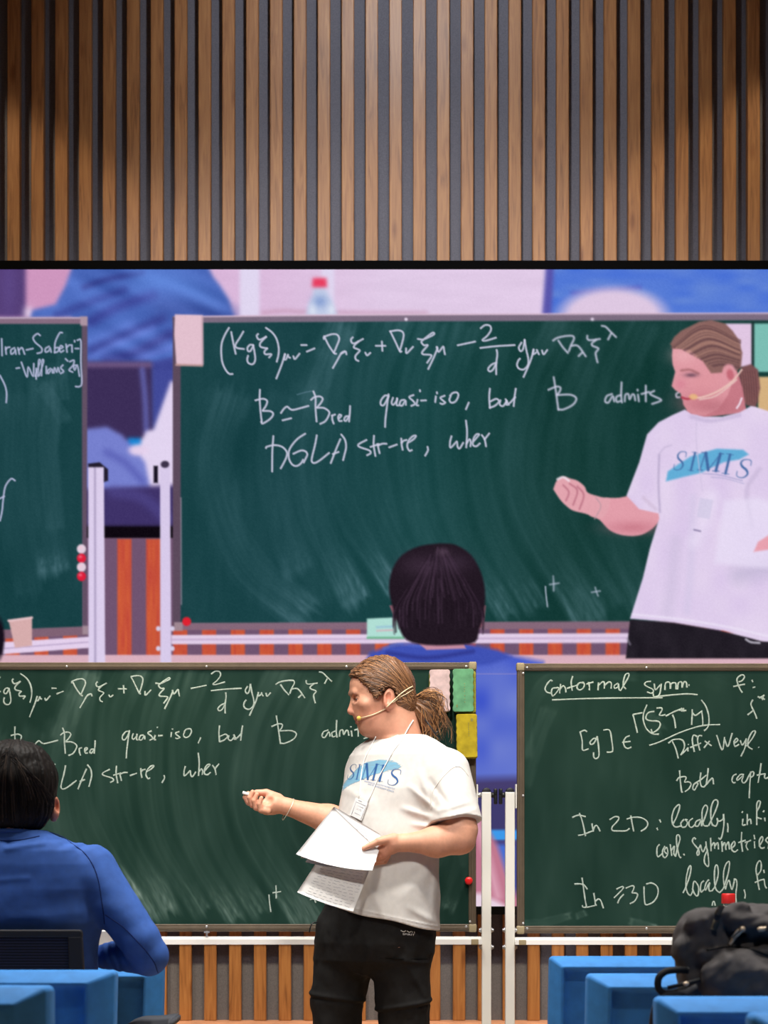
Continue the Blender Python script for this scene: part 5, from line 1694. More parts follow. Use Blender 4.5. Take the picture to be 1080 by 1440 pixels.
# ---- T-shirt
FOLDS = [((612, 1142), (575, 1108), 3.0, 4.0), ((608, 1152), (566, 1138), 3.0, 4.5), ((612, 1165), (580, 1160), 2.2, 4), ((600, 1128), (590, 1088), 2.0, 4), ((560, 1262), (606, 1222), 1.3, 7),
         ((575, 1240), (608, 1270), 1.0, 5), ((520, 1240), (540, 1290), 1.3, 6), ((575, 1275), (612, 1296), 2.0, 5), ((604, 1100), (628, 1136), -2.6, 4), ((655, 1130), (615, 1142), 2.0, 3.5),
         ((665, 1140), (628, 1150), 1.6, 3), ((605, 1150), (618, 1090), -2.2, 3.0), ((486, 1110), (520, 1130), 1.5, 6), ((470, 1180), (500, 1150), 2.0, 5), ((612, 1210), (606, 1290), 2.0, 5), ((596, 1205), (566, 1232), 1.3, 6)]
SL_A, SL_B = np.array([627, 1087, -46.0]), np.array([637, 1158, -64.0])


def shirt_post(p, d):
    x, y, z = p.T
    r = np.zeros(len(p))
    for a, b, amp, w in FOLDS:
        a, b = np.array(a, float), np.array(b, float)
        e = b - a
        t = np.clip(((x - a[0]) * e[0] + (y - a[1]) * e[1]) / (e @ e), 0, 1)
        q = np.hypot(x - a[0] - e[0] * t, y - a[1] - e[1] * t)
        r += .8 * amp * np.exp(-(q / w) ** 2) * np.sin(math.pi * (.12 + .76 * t)) * (z < 10)
    r += (vnoise(x / 24, y / 30, z / 24) - .5) * 3.2 * np.clip((y - 1075) / 60, 0.2, 1)
    r += .7 * np.exp(-((y - (1290 + (x - 535) * .218 - 6.5)) / .9) ** 2)
    d = d - r
    hem = 1290 + (x - 535) * .218 + 1.2 * np.sin(x / 13.0)
    d = np.maximum(d, y - hem)
    # open underside so the hem is a cloth edge, not a slab
    inner = d + 3.6
    d = np.maximum(d, -np.maximum(inner, hem - 12 - y))
    # neck opening
    nk = np.hypot((x - 566) / 1.0, (z - 2) / .9)
    d = np.maximum(d, -np.maximum(nk - 35.5, y - (1040.5 + (x - 566) * -.06)))
    return d


def sleeve(a, b, ra, rb):
    a, b = np.array(a, float), np.array(b, float)
    ax = (b - a) / np.linalg.norm(b - a)
    L = np.linalg.norm(b - a)
    e2 = b + ax * 40
    f0 = rc(a, e2, ra, rb + (rb - ra) * 40 / L)

    def f(p):
        d = f0(p)
        s = (p - a) @ ax - L
        d = np.maximum(d, s)
        return np.maximum(d, -np.maximum(d + 4.0, -s - 5))
    return f


shirt = [('+', loft(SHIRT_SEC, ANG, 2.15), 6), ('+', sleeve(SL_A, SL_B, 32.5, 38), 9), ('+', sleeve((512, 1085, 42), (512, 1146, 40), 26, 28), 9)]
shV, shF = sculpt(shirt, (440, 1020, -118), (690, 1335, 96), 1.5, shirt_post, slack=8)
fin('t_shirt', toW(shV, DL), shF, M_shirt, lect)
T_sh = bvh(shV, shF)
# collar rib and sleeve seam
cl = [(566 + 36.8 * math.cos(a), 0, 2 + 33.4 * math.sin(a)) for a in np.linspace(math.pi, 2 * math.pi, 26)]
cl = np.array([(x, 1041.6 + (x - 566) * -.06 + 1.0 * math.sin((x - 530) / 23), z) for x, _, z in cl])
col_ring = [(566 + 36.4 * math.cos(a), 0, 2 + 33.0 * math.sin(a)) for a in np.linspace(0, 2 * math.pi, 49)]
col_ring = np.array([(x, 1040.8 + (x - 566) * -.06, z) for x, _, z in col_ring])
fin('collar', *tube(toW(col_ring, DL), 1.7 * KL, 8, False), M_shirt, lect)
seam = drape([T_sh], [(604, 1140), (606, 1118), (614, 1104), (630, 1086), (640, 1081), (648, 1084), (656, 1094)], -.1)
fin('sleeve_seam', *tube(toW(seam, DL), .7 * KL, 5, False), mat('seam_shade', (206, 200, 192), .9, .1), lect)

# printed logo: thin print conforming to the shirt
cv = Canvas(477, 1064, 571, 1123, .55, (206, 202, 196), 0.0)
x_, y_ = cv.X, cv.Y
brush = [(481, 1112), (482.4, 1102), (492, 1092), (502.6, 1081), (515.5, 1072.6), (534.5, 1070), (553.7, 1072.6), (564.3, 1080), (560, 1083.2), (545, 1085.8), (523.9, 1091.7), (509, 1098), (494, 1103.5), (486, 1108)]
w = cv.win(brush, 3)
s = sd_poly(x_[w], y_[w], brush) + (vnoise(x_[w] * .35, y_[w] * 1.3) - .5) * 3.0 * np.clip((x_[w] - 520) / 30, .3, 1)
cv.put(w, np.clip(.5 - s / 1.1, 0, 1) * (.75 + .25 * vnoise(x_[w] * .2, y_[w] * .9)), (112, 166, 194))
logo_letters(cv, [(489, 1075, 501.5, 1096, 0), (499.5, 1075, 508.5, 1096.5, 1), (509, 1074.5, 531, 1097, 2), (528.5, 1077, 544.5, 1099.5, 2), (545.5, 1083, 564.5, 1105.5, 2)], (44, 84, 138), 1.0, .8)
V2 = np.stack([cv.X.ravel(), cv.Y.ravel()], 1)
gx, gy = np.arange(475, 574, 3.0), np.arange(1062, 1126, 3.0)
gz = np.array([[drop([T_sh], a, b, 0) or 0 for a in gx] for b in gy])


def gridz(x, y):
    i = np.clip((x - gx[0]) / 3.0, 0, len(gx) - 1.001); j = np.clip((y - gy[0]) / 3.0, 0, len(gy) - 1.001)
    i0, j0 = i.astype(int), j.astype(int)
    u, v = i - i0, j - j0
    return gz[j0, i0] * (1 - u) * (1 - v) + gz[j0, i0 + 1] * u * (1 - v) + gz[j0 + 1, i0] * (1 - u) * v + gz[j0 + 1, i0 + 1] * u * v


V3 = np.array([(x, y, (drop([T_sh], x, y, .45) or 0)) for x, y in V2])
al = cv.al.ravel()
Q = cv.quads()
Q = Q[al[Q].max(1) > .02]
used = np.unique(Q)
mp = np.zeros(len(V3), int); mp[used] = np.arange(len(used))
cc = np.concatenate([lin(np.clip(cv.im, 0, 255)).reshape(-1, 3), al[:, None]], 1)[used]
M_print = mat_attr('shirt_print', 0.8, 0.1, alpha=True)
fin('shirt_logo', toW(V3[used], DL), mp[Q], M_print, lect, True, cc)


def text_mesh(s):
    cu = bpy.data.curves.new('text', 'FONT')
    cu.body = s
    o = bpy.data.objects.new('text', cu)
    COL.objects.link(o)
    dg = bpy.context.evaluated_depsgraph_get()
    me = bpy.data.meshes.new_from_object(o.evaluated_get(dg))
    V = np.array([v.co[:] for v in me.vertices])
    F = [list(p.vertices) for p in me.polygons]
    bpy.data.objects.remove(o); bpy.data.curves.remove(cu); bpy.data.meshes.remove(me)
    return V, F


def line_of_text(s, a, b, hgt, tree, off):
    V, F = text_mesh(s)
    L = V[:, 0].max() - V[:, 0].min()
    a, b = np.array(a, float), np.array(b, float)
    e = (b - a)
    nrm = np.array([e[1], -e[0]]) / np.linalg.norm(e)
    u = (V[:, 0] - V[:, 0].min()) / L
    xy = a + u[:, None] * e + V[:, 1:2] / 0.7 * hgt * nrm
    Z = np.array([(drop(tree, x, y, off) or 0) for x, y in xy])
    return np.concatenate([xy, Z[:, None]], 1), F


M_tiny = mat('print_blue', (112, 134, 172), .8, .1)
parts = [line_of_text('SHANGHAI INSTITUTE FOR MATHEMATICS', (512.5, 1100.5), (554.5, 1112.3), 2.2, [T_sh], .5), line_of_text('AND INTERDISCIPLINARY SCIENCES', (517.5, 1104.6), (553.2, 1116.4), 2.2, [T_sh], .5)]
v, f = merge(parts)
fin('shirt_small_print', toW(v, DL), f, M_tiny, lect, False)

# ---- trousers
def pants_post(p, d):
    x, y, z = p.T
    r = (vnoise(x / 14, y / 24, z / 14) - .5) * 4.0 + (vnoise(x / 6, y / 9, z / 6) - .5) * 1.0
    zipL = 1402 + (x - 470) * .13
    zipR = 1411 - (x - 568) * .17
    yz = np.where(x < 518, zipL, zipR)
    r += 2.6 * np.exp(-((y - yz) / 3.0) ** 2) - 1.6 * np.exp(-((y - yz - 5) / 1.6) ** 2)
    for a, b, amp, w in (((566, 1345), (598, 1398), 2.2, 4), ((520, 1330), (505, 1390), 2.2, 5), ((455, 1300), (462, 1380), 1.8, 6), ((545, 1345), (575, 1352), -1.6, 3), ((600, 1352), (560, 1348), 1.8, 3)):
        a, b = np.array(a, float), np.array(b, float)
        e = b - a
        t = np.clip(((x - a[0]) * e[0] + (y - a[1]) * e[1]) / (e @ e), 0, 1)
        r += amp * np.exp(-(np.hypot(x - a[0] - e[0] * t, y - a[1] - e[1] * t) / w) ** 2)
    d = d - r
    d = np.maximum(d, np.maximum(1258 - y, y - 1694))
    return np.maximum(d, -np.maximum(d + 3, 1690 - 8 - y)) if False else d


pants = [('+', loft([(1250, 536, -4, 82, 58), (1290, 533, -4, 86, 62), (1325, 526, -3, 87, 63), (1350, 522, -2, 80, 56), (1368, 522, -2, 52, 34)], ANG - 6), 8),
         ('+', rc((490, 1315, 18), (474.5, 1400, 18), 46, 37.5), 14), ('+', rc((474.5, 1400, 18), (467, 1690, 24), 36.5, 26), 8),
         ('+', rc((562, 1318, -22), (566.5, 1400, -20), 45, 38), 14), ('+', rc((566.5, 1400, -20), (572, 1690, -12), 37, 27), 8),
         ('+', rbx((594, 1328, -34), (15, 13, 16), 6), 5)]
pV, pF = sculpt(pants, (420, 1245, -112), (640, 1700, 100), 2.1, pants_post, slack=6)
fin('trousers', toW(pV, DL), pF, M_pants, lect)
T_p = bvh(pV, pF)
M_print_w = mat('print_white', (214, 214, 210), .8, .1)
parts = [line_of_text('SPIRIT', (565.5, 1312.0), (582.0, 1313.4), 2.6, [T_p], .6)]
for q in ([(534, 1344), (600, 1346)],):
    ln = drape([T_p], q, -.1)
    fin('pocket_seam', *tube(toW(ln, DL), .7 * KL, 5, False), mat('seam_black', (14, 14, 14), .9, .1), lect)
v, f = parts[0]
fin('trouser_print', toW(v, DL), f, M_print_w, lect, False)
v, f = merge([tube(toW(drape([T_p], q, .35, 4), DL), .55 * KL, 4) for q in ([(563, 1305.8), (567, 1307.6), (570, 1306)], [(571.5, 1306.4), (575, 1308.4), (577.5, 1306.8)], [(578.5, 1307), (579, 1309.2)], [(581.5, 1307.4), (582, 1309.8)])])
fin('trouser_print', v, f, M_print_w, lect)
ds = [(447, 1296, -30), (441, 1297, -34), (438, 1302, -36), (436, 1310, -36)]
fin('drawstring', *tube(toW(smooth_line(ds, 5), DL), .9 * KL, 6), M_black, lect)
# shoes (below the picture's lower edge)
for x, z in ((464, 14), (570, -26)):
    sv, sf = sculpt([('+', ell((x - 14, 1694, z - 8), (32, 15, 17)), 4), ('+', ell((x, 1686, z), (20, 20, 18)), 8)], (x - 60, 1660, z - 40), (x + 40, 1712, z + 40), 2.2, lambda p, d: np.maximum(d, p[:, 1] - 1705.8))
    fin('shoe', toW(sv, DL), sf, mat('shoe_leather', (40, 38, 36), .5, .4), lect)

# ---- hair
HE_C, HE_R = np.array([537.5, 966.5, 0.]), np.array([47.0, 45.5, 39.0])
TIE = np.array([580.0, 984.0, 2.0])
HREG = [(470, 949), (489, 950), (497, 954), (505, 962), (513, 972), (519, 981), (525, 985.5), (531, 980), (536, 970), (543, 967), (550, 972), (552, 984), (553, 996), (560, 1004), (572, 1011), (586, 1013), (606, 990), (606, 900), (470, 900)]


def hair_post(p, d):
    q = (p - HC) @ RH + HC
    x, y, z = q.T
    u = np.arctan2(y - TIE[1], TIE[0] + 8 - x)
    g = vnoise(u * 26 + z * .12, z * .22) - .5
    d = d - g * 2.0 - (vnoise(u * 60 + z * .3) - .5) * .9
    reg = sd_poly(x, y, HREG) + (vnoise(x / 2.2, y / 2.2) - .5) * 3.5
    return np.maximum(d, reg)


hairp = [('+', moved(ell(HE_C, HE_R), HC, RH), 2), ('+', moved(ell((566, 990, 0), (18, 22, 30)), HC, RH), 12), ('+', rc((572, 985, 2), (581, 984, 2), 15, 6), 8), ('+', moved(ell((508, 955, 0), (18.5, 14, 28)), HC, RH), 8)]
hV, hF = sculpt(hairp, (480, 912, -50), (612, 1022, 52), 1.1, hair_post, slack=5)


def hair_cols(V, s, dark, mid, light, ang):
    n = vnoise(ang * 30 + s, V[:, 2] * .2)[:, None]
    m = vnoise(ang * 75 + s + 9, V[:, 2] * .1)[:, None]
    t = np.clip(.55 * n + .55 * m - .05, 0, 1)
    c = np.where(t < .5, np.array(dark) + (np.array(mid) - dark) * t * 2, np.array(mid) + (np.array(light, float) - mid) * (t - .5) * 2)
    return lin(c)


DK, MD, LT = np.array((84, 58, 40.)), np.array((116, 80, 54.)), (146, 104, 70)
hair = fin('hair', toW(hV, DL), hF, M_hair, lect, True, hair_cols(hV, 0, DK, MD, LT, np.arctan2(hV[:, 1] - 984, 590 - hV[:, 0])))
T_h = bvh(hV, hF)
# combed-back strands lying on the hair
lines, rad, cs = [], [], []
starts = [(490, 951), (496, 955), (503, 962), (511, 972), (517, 980), (523, 984), (532, 979), (538, 970)]
st = smooth_line(starts, 10)
for i in range(230):
    r = RNG.rand()
    if i < 120:
        a = st[RNG.randint(len(st))] + RNG.normal(0, 1.0, 2)
        z0 = -38 if a[0] > 512 else -38 * RNG.rand() ** .5
    else:
        t = RNG.rand()
        a = np.array([492 + 22 * t, 948 - 24 * t + RNG.normal(0, 1)])
        z0 = -RNG.rand() * 34
    e = np.array([578 + RNG.normal(0, 2), 983 + RNG.normal(0, 5)])
    k = np.linspace(0, 1, 15)[:, None]
    lift = (RNG.rand() * .5 + .3) * np.clip((984 - a[1]) / 40, 0, 1) * 26
    q = a * (1 - k) + e * k
    q[:, 1] -= np.sin(k[:, 0] * math.pi) ** .9 * lift
    pts = []
    for x, y in q:
        z = drop([T_h], x, y, .25)
        if z is not None: pts.append((x, y, z))
    pts = np.array(pts)
    if len(pts) < 6: continue
    k0 = int(len(pts) * RNG.rand() * .3)
    pts = pts[k0:]
    lines.append(toW(smooth_line(pts, 2), DL)); rad.append((.35 + .4 * RNG.rand()) * KL)
    s = RNG.rand()
    cs.append(DK * .8 if s < .3 else (MD if s < .6 else np.array(LT) * (1.0 if s < .9 else 1.1)))
v, f = nd_tubes(lines, rad)
cc = np.concatenate([np.tile(lin(c), (len(l) * 4, 1)) for l, c in zip(lines, cs)])
fin('hair_strands', v, f, M_hair, lect, True, cc)
# ponytail
pt = [('+', ell((599, 998, 4), (19, 19, 14), rot_axes('z', 28)), 4), ('+', rc((583, 984, 2), (594, 992, 3), 6, 13), 6), ('+', rc((588, 998, 4), (600, 1022, 6), 10, 9), 8), ('+', rc((606, 1004, 4), (612, 1030, 6), 8, 4), 8)]
kV, kF = sculpt(pt, (566, 968, -26), (640, 1054, 34), 1.1, lambda p, d: d - (vnoise(np.arctan2(p[:, 1] - 984, p[:, 0] - 574) * 22 + p[:, 2] * .2, p[:, 2] * .2) - .5) * 2.6)
pony = fin('ponytail', toW(kV, DL), kF, M_hair, lect, True, hair_cols(kV, 40, DK * .9, MD, (176, 124, 78), np.arctan2(kV[:, 1] - 984, kV[:, 0] - 574)))
lines, rad, cs = [], [], []
for i in range(330):
    th = RNG.uniform(-.5, 1.35)
    fr = RNG.rand()
    Lh = 26 + 22 * RNG.rand() + (18 * fr if th > .4 else 0)
    z1 = RNG.normal(2, 9)
    p0 = np.array([582 + RNG.normal(0, 1.5), 984 + RNG.normal(0, 2.5), 2 + RNG.normal(0, 2)])
    p1 = p0 + np.array([math.cos(th) * Lh * .5 + 3, math.sin(th) * Lh * .42 - 5, z1 * .9 - (4 if RNG.rand() < .6 else 0)])
    p2 = p0 + np.array([math.cos(th) * Lh * .86 + 2, math.sin(th) * Lh * .8 + 4, z1])
    p3 = p2 + np.array([RNG.normal(-1, 4), 8 + 12 * RNG.rand(), RNG.normal(0, 3)])
    if fr > .72 and th > .2:
        p2 = p2 + np.array([5, 3, 0]); p3 = p2 + np.array([RNG.normal(3, 4), 10 + 16 * RNG.rand(), RNG.normal(0, 4)])
    q = smooth_line([p0, p1, p2, p3], 5)
    q += np.stack([vnoise(np.arange(len(q)) * .55 + i * 3.3) - .5, vnoise(np.arange(len(q)) * .55 + i * 7.1) - .5, np.zeros(len(q))], 1) * 3.0
    lines.append(toW(q, DL))
    rad.append((.22 + .33 * RNG.rand()) * KL if fr < .72 else .17 * KL)
    s = RNG.rand()
    cs.append(DK * .75 if s < .3 else (MD if s < .6 else np.array((190, 138, 90.))))
v, f = nd_tubes(lines, rad)
fin('ponytail_strands', v, f, M_hair, pony, True, np.concatenate([np.tile(lin(c), (len(l) * 4, 1)) for l, c in zip(lines, cs)]))
ring = [(582.5 + 2.2 * math.sin(a), 984 + 9.0 * math.cos(a), -1 + 9.5 * math.sin(a + .4)) for a in np.linspace(0, 2 * math.pi, 20)]
fin('hair_tie', *tube(toW(np.array(ring), DL), 2.6 * KL, 8, False), M_black, pony)

# ---- headset microphone
TR = [T_h, T_body]
hs = tag(fin('headset_microphone', *tube(toW(np.concatenate([drape(TR, [(580, 966.5), (570, 973), (560, 981), (551, 990), (545, 996)], 1.4), drape(TR, [(541, 999.5), (531, 1004.5), (522, 1008)], 2.4), np.array([(514, 1010, (drop([T_body], 514, 1010, 2.6) or -24)), (508, 1011.2, (drop([T_body], 509, 1011, 2.4) or -18))])]), DL), .78 * KL, 7),
                mat('headset_cream', (226, 208, 168), .45, .4)), 'cream headset microphone boom on the cheek of the standing lecturer', 'microphone')
fin('foam_tip', *sphere(toW(np.array((505.0, 1011.6, (drop([T_body], 507, 1011.4, 2.6) or -18))), DL), 3.2 * KL, 14, 9), mat('foam_yellow', (222, 186, 92), .9, .1), hs)
fin('head_band', *tube(toW(drape(TR, [(580.5, 971), (571, 978), (562, 983), (552, 991)], 1.0), DL), .6 * KL, 6), mat('headset_clear', (214, 196, 160), .4, .4), hs)
fin('cable_clip', *merge([tube(toW(np.array([(610.5, 1034, -24.), (616, 1029.6, -24)]), DL), 1.1 * KL, 6), tube(toW(np.array([(597, 1012, -18.), (604, 1022, -22), (612, 1034, -22), (620, 1042, -20)]), DL), 1.0 * KL, 6)]), M_black, hs)

# ---- lanyard with badge
TR = [T_sh, T_body, T_h]
la = np.concatenate([drape(TR, [(581, 1014), (576, 1022), (571, 1031), (563, 1045), (553, 1058), (545, 1072.6), (532, 1096), (522, 1119)], 1.3), np.array([(517.5, 1130, -74.)])])
z1 = drop([T_sh], 517, 1130, 3.2); z0 = drop([T_sh], 502, 1124, 3.2); z2 = drop([T_sh], 509, 1155, 2.6); z3 = drop([T_sh], 493.5, 1146, 2.6)
la[-1, 2] = z1
lb = np.concatenate([drape(TR, [(528.5, 1037), (521, 1052), (512, 1071.5), (507.5, 1096), (506.5, 1118)], 1.3), np.array([(505, 1125, z0)])])
badge = tag(fin('lanyard', *merge([tube(toW(la, DL), .85 * KL, 6), tube(toW(lb, DL), .85 * KL, 6)]), mat('lanyard_white', (232, 230, 226), .7, .2)),
            'white lanyard with name badge hanging on the chest of the lecturer', 'badge')


def slab(c4, th, m, parent, name, smooth=False):
    c = toW(np.array(c4, float), DL)
    n = np.cross(c[1] - c[0], c[3] - c[0]); n /= np.linalg.norm(n)
    if n[1] > 0: n = -n
    V = np.concatenate([c, c + n * th])
    F = [[3, 2, 1, 0], [4, 5, 6, 7], [0, 1, 5, 4], [1, 2, 6, 5], [2, 3, 7, 6], [3, 0, 4, 7]]
    return fin(name, V, F, m, parent, smooth)


B4 = np.array([(501.5, 1123, z0), (518.5, 1130.5, z1), (509.5, 1155, z2), (493, 1146.5, z3)])


def bq(u, v, off=0.0):
    p = (B4[0] * (1 - u) + B4[1] * u) * (1 - v) + (B4[3] * (1 - u) + B4[2] * u) * v
    return p - [0, 0, off]


slab(B4, .0035, mat('badge_card', (224, 222, 220), .5, .3), badge, 'name_badge')
mline = mat('badge_print', (140, 142, 148), .7, .1)
gl = [[bq(.1, .2, 2.2), bq(.9, .2, 2.2)], [bq(.1, .2, 2.2), bq(.1, .95, 2.2)], [bq(.9, .2, 2.2), bq(.9, .95, 2.2)], [bq(.28, .36, 2.2), bq(.78, .36, 2.2)], [bq(.34, .5, 2.2), bq(.7, .5, 2.2)], [bq(.32, .56, 2.2), bq(.72, .56, 2.2)],
      [bq(.28, .78, 2.2), bq(.76, .78, 2.2)], [bq(.22, .07, 2.2), bq(.5, .07, 2.2)]]
fin('badge_print', *merge([tube(toW(np.array(g), DL), .42 * KL, 4) for g in gl]), mline, badge)

# ---- bracelet and chalk
br = []
for a in np.linspace(0, 2 * math.pi, 30):
    ax = np.array([-58, -17.5, -14.]); ax /= np.linalg.norm(ax)
    u = np.cross(ax, [0, 0, 1.]); u /= np.linalg.norm(u)
    w2 = np.cross(ax, u)
    c = np.array([406.5, 1135.5, 8.5])
    br.append(c + (u * math.cos(a) * 13.6 + w2 * math.sin(a) * 13.2) + ax * (2.2 * math.cos(a)) + np.array([-1.5, 2.0, 0]) * (1.2 * (1 + math.copysign(1, u[1]) * math.cos(a))))
tag(fin('bracelet', *tube(toW(np.array(br), DL), .55 * KL, 6, False), mat('bracelet_silver', (220, 216, 196), .3, .5, metal=.5)), 'thin pale bracelet on the wrist of the outstretched hand', 'bracelet')
tag(fin('chalk_stick', *tube(toW(np.array([(340.8, 1114.2, 6.), (352.5, 1118.2, 7.)]), DL), 2.15 * KL, 12), mat('chalk_white', (240, 240, 236), .9, .1)), 'short white chalk stick between the fingers of the outstretched hand', 'chalk')

# ---- papers
def paper(c4, bow, m, label, ink=None, seed=0, n=14):
    """curved sheet: corners in figure space, bow = bulge in px toward the camera / down"""
    c4 = np.array(c4, float)
    u, v = np.meshgrid(np.linspace(0, 1, n), np.linspace(0, 1, n))
    u, v = u[..., None], v[..., None]
    G = (c4[0] * (1 - u) + c4[1] * u) * (1 - v) + (c4[3] * (1 - u) + c4[2] * u) * v
    bb = (4 * u * (1 - u) + 0 * v)
    G = G + bb * v * np.array([0, bow[0], 0]) + bb * np.array([0, 0, -bow[1]])
    W1 = toW(G.reshape(-1, 3), DL)
    W2 = W1 + np.array([0, .0006, 0])
    i = np.arange(n * n).reshape(n, n)
    q = np.stack([i[:-1, :-1], i[1:, :-1], i[1:, 1:], i[:-1, 1:]], -1).reshape(-1, 4)
    F = [list(k) for k in q] + [list(k[::-1] + n * n) for k in q]
    edge = list(i[0, :]) + list(i[1:, -1]) + list(i[-1, -2::-1]) + list(i[-2:0:-1, 0])
    for a, b in zip(edge, edge[1:] + edge[:1]):
        F.append([b, a, a + n * n, b + n * n])
    o = tag(fin('paper_sheet', np.concatenate([W1, W2]), F, m), label, 'paper', 'handwritten sheets held by the lecturer')
    if ink is not None:
        rr = np.random.RandomState(seed)
        L = []
        (u0, u1, v0, v1, rows) = ink
        for k in range(rows):
            vv = v0 + (v1 - v0) * k / max(1, rows - 1)
            uu = u0 + rr.rand() * .05
            while uu < u1 - .04:
                ln = .04 + .09 * rr.rand()
                t = np.linspace(uu, min(u1, uu + ln), 9)
                y = vv + (rr.rand(9) - .5) * .018
                p = np.array([((c4[0] * (1 - a) + c4[1] * a) * (1 - b) + (c4[3] * (1 - a) + c4[2] * a) * b) + 4 * a * (1 - a) * (b * np.array([0, bow[0], 0]) + np.array([0, 0, -bow[1]])) for a, b in zip(t, y)])
                p[:, 2] -= .22
                L.append(toW(p, DL)); uu += ln + .03 + .03 * rr.rand()
        fin('handwriting', *nd_tubes(L, .20 * KL, 3), mat('ink_grey', (150, 150, 158), .8, .1), o)
    return o


M_pap = mat('paper_white', (244, 243, 242), .85, .15)
paper([(472, 1136, -84), (535, 1174, -86), (529, 1212, -102), (427, 1206, -112)], (4, 4), M_pap, 'upper sheet of notes, its corner highest beside the name badge', (.45, .95, .12, .42, 6), 3)
paper([(463, 1152, -82), (532, 1186, -84), (523, 1219, -101), (433.5, 1212, -109)], (4, 3), M_pap, 'sheet of notes just peeking out below the top sheet')
paper([(471, 1137, -84.8), (533.3, 1196.3, -96.4), (524, 1223, -109), (421, 1201, -116)], (5, 3), M_pap, 'front blank white sheet lying over the other notes in the hand')
paper([(452, 1206, -90), (523, 1216, -82), (498, 1279, -96), (422.3, 1252.6, -110)], (2, 3), mat('paper_thin', (228, 226, 222), .85, .15), 'lowest hanging sheet of handwritten notes against the shirt', (.12, .96, .14, .93, 13), 5)

# ------------------------------------------------------------------ seated listener in blue, seen from behind
DM = 5.40
KM = DM / FPX
M_navy = mat('blue_jersey', (56, 92, 164), 0.8, 0.2, 0.05, 40, bump=0.1)
M_bhair = mat_attr('black_hair', 0.6, 0.15, 0.2, 300)
man = thing('person', toW((20, 1810, 0), DM) * [1, 1, 0], 'seated man with black hair and blue long-sleeved top, seen from behind', 'person')
mbody = [
    ('+', ell((20, 1096, 4), (52, 52, 56)), 8), ('+', ell((20, 1125, 24), (42, 48, 44)), 12),
    ('+', rc((20, 1140, -4), (20, 1185, -6), 35, 38), 12),
    ('+', ell((77, 1137, 2), (7, 17.5, 10), rot_axes('x', -12)), 3), ('-', ell((80, 1134, -1), (3.5, 10, 5.5)), 2), ('+', ell((74.5, 1151, 3), (4.5, 5, 5)), 2),
    ('+', ell((-37, 1137, 2), (7, 17.5, 10)), 3),
    ('+', ell((20, 1128, 60), (9, 13, 10)), 6),
    ('+', loft([(1180, 20, 0, 60, 40), (1215, 20, 0, 108, 52), (1300, 20, 0, 104, 54), (1400, 20, 4, 98, 54), (1500, 20, 8, 98, 60)], 0), 10),
    ('+', rc((140, 1346, 60), (112, 1352, 118), 15, 11), 4), ('+', ell((102, 1354, 134), (10, 9, 16)), 4),
    ('+', rc((-100, 1346, 60), (-72, 1352, 118), 15, 11), 4), ('+', ell((-62, 1354, 134), (10, 9, 16)), 4),
]
for sx in (1, -1):
    for k, dx in enumerate((-7, -2.4, 2.4, 7)):
        mbody.append(('+', rc((20 + sx * 82 + dx, 1354, 146), (20 + sx * 80 + dx, 1360, 160 - abs(dx)), 4.2, 3.6), 1.0))
    mbody.append(('+', rc((20 + sx * 74, 1350, 136), (20 + sx * 68, 1352, 150), 4.4, 3.6), 1.5))
mV, mF = sculpt(mbody, (-120, 1030, -80), (165, 1400, 175), 2.0)
fin('body', toW(mV, DM), mF, M_skin, man, True, skin_cols(mV, (206, 150, 122), [((77, 1128, 0), (76, 1150, 2), 12, (206, 122, 94), .7)]))

ARM = [((128, 1224, -4), (201, 1322, -30), 37, 29), ((201, 1322, -30), (212, 1342, -26), 29, 28), ((211, 1342, -26), (150, 1346, 46), 28, 19), ((150, 1346, 46), (136, 1348, 66), 19, 17)]
top = [('+', loft([(1168, 20, -4, 46, 40), (1176, 20, -5, 62, 44), (1184, 20, -5, 84, 50), (1196, 20, -4, 108, 56), (1215, 20, -3, 122, 60), (1250, 20, -2, 131, 64), (1296, 20, 0, 128, 66), (1322, 20, 2, 119, 66), (1350, 20, 3, 117, 66), (1420, 20, 6, 116, 66), (1520, 20, 10, 118, 70)], 0, 2.3), 8)]
for i, (a, b, ra, rb) in enumerate(ARM):
    top.append(('+', rc(a, b, ra, rb), (10, 5, 4, 2)[i]))
    m = lambda q: (40 - q[0], q[1], q[2])
    top.append(('+', rc(m(a), m(b), ra, rb), (10, 5, 4, 2)[i]))


def top_post(p, d):
    x, y, z = p.T
    ax = np.abs(x - 20)
    r = (vnoise(x / 46, y / 40, z / 40) - .5) * 3.2 + (vnoise(x / 26 + y / 60, y / 14) - .5) * .7
    # gathered folds round the forearm and at the armpit
    r += 1.5 * np.sin((x - y * .3) / 2.2) * np.exp(-((ax - 138) / 20) ** 2 - ((y - 1346) / 26) ** 2)
    r += 2.0 * np.sin((x * .7 + y) / 3.4) * np.exp(-((ax - 95) / 24) ** 2 - ((y - 1186) / 9) ** 2)
    for a, b, amp, w in (((20, 1185), (62, 1178), -2.4, 4), ((-22, 1178), (20, 1185), -2.4, 4), ((20, 1193), (70, 1186), 2.0, 4), ((0, 1238), (50, 1234), .7, 4), ((84, 1270), (136, 1258), -1.4, 16), ((30, 1290), (120, 1284), .7, 9)):
        a, b = np.array(a, float), np.array(b, float)
        e = b - a
        t = np.clip(((x - a[0]) * e[0] + (y - a[1]) * e[1]) / (e @ e), 0, 1)
        r += amp * np.exp(-(np.hypot(x - a[0] - e[0] * t, y - a[1] - e[1] * t) / w) ** 2)
    d = d - r
    nk = np.hypot(x - 20, (z + 4) * 1.1)
    d = np.maximum(d, -np.maximum(nk - 42, y - 1176))
    ln = (np.stack([ax + 20, y, z], 1) - np.array([136, 1348, 66.])) @ (np.array([-26, 4, 56.]) / 62)
    return np.maximum(d, np.where(ax > 60, ln, -99))


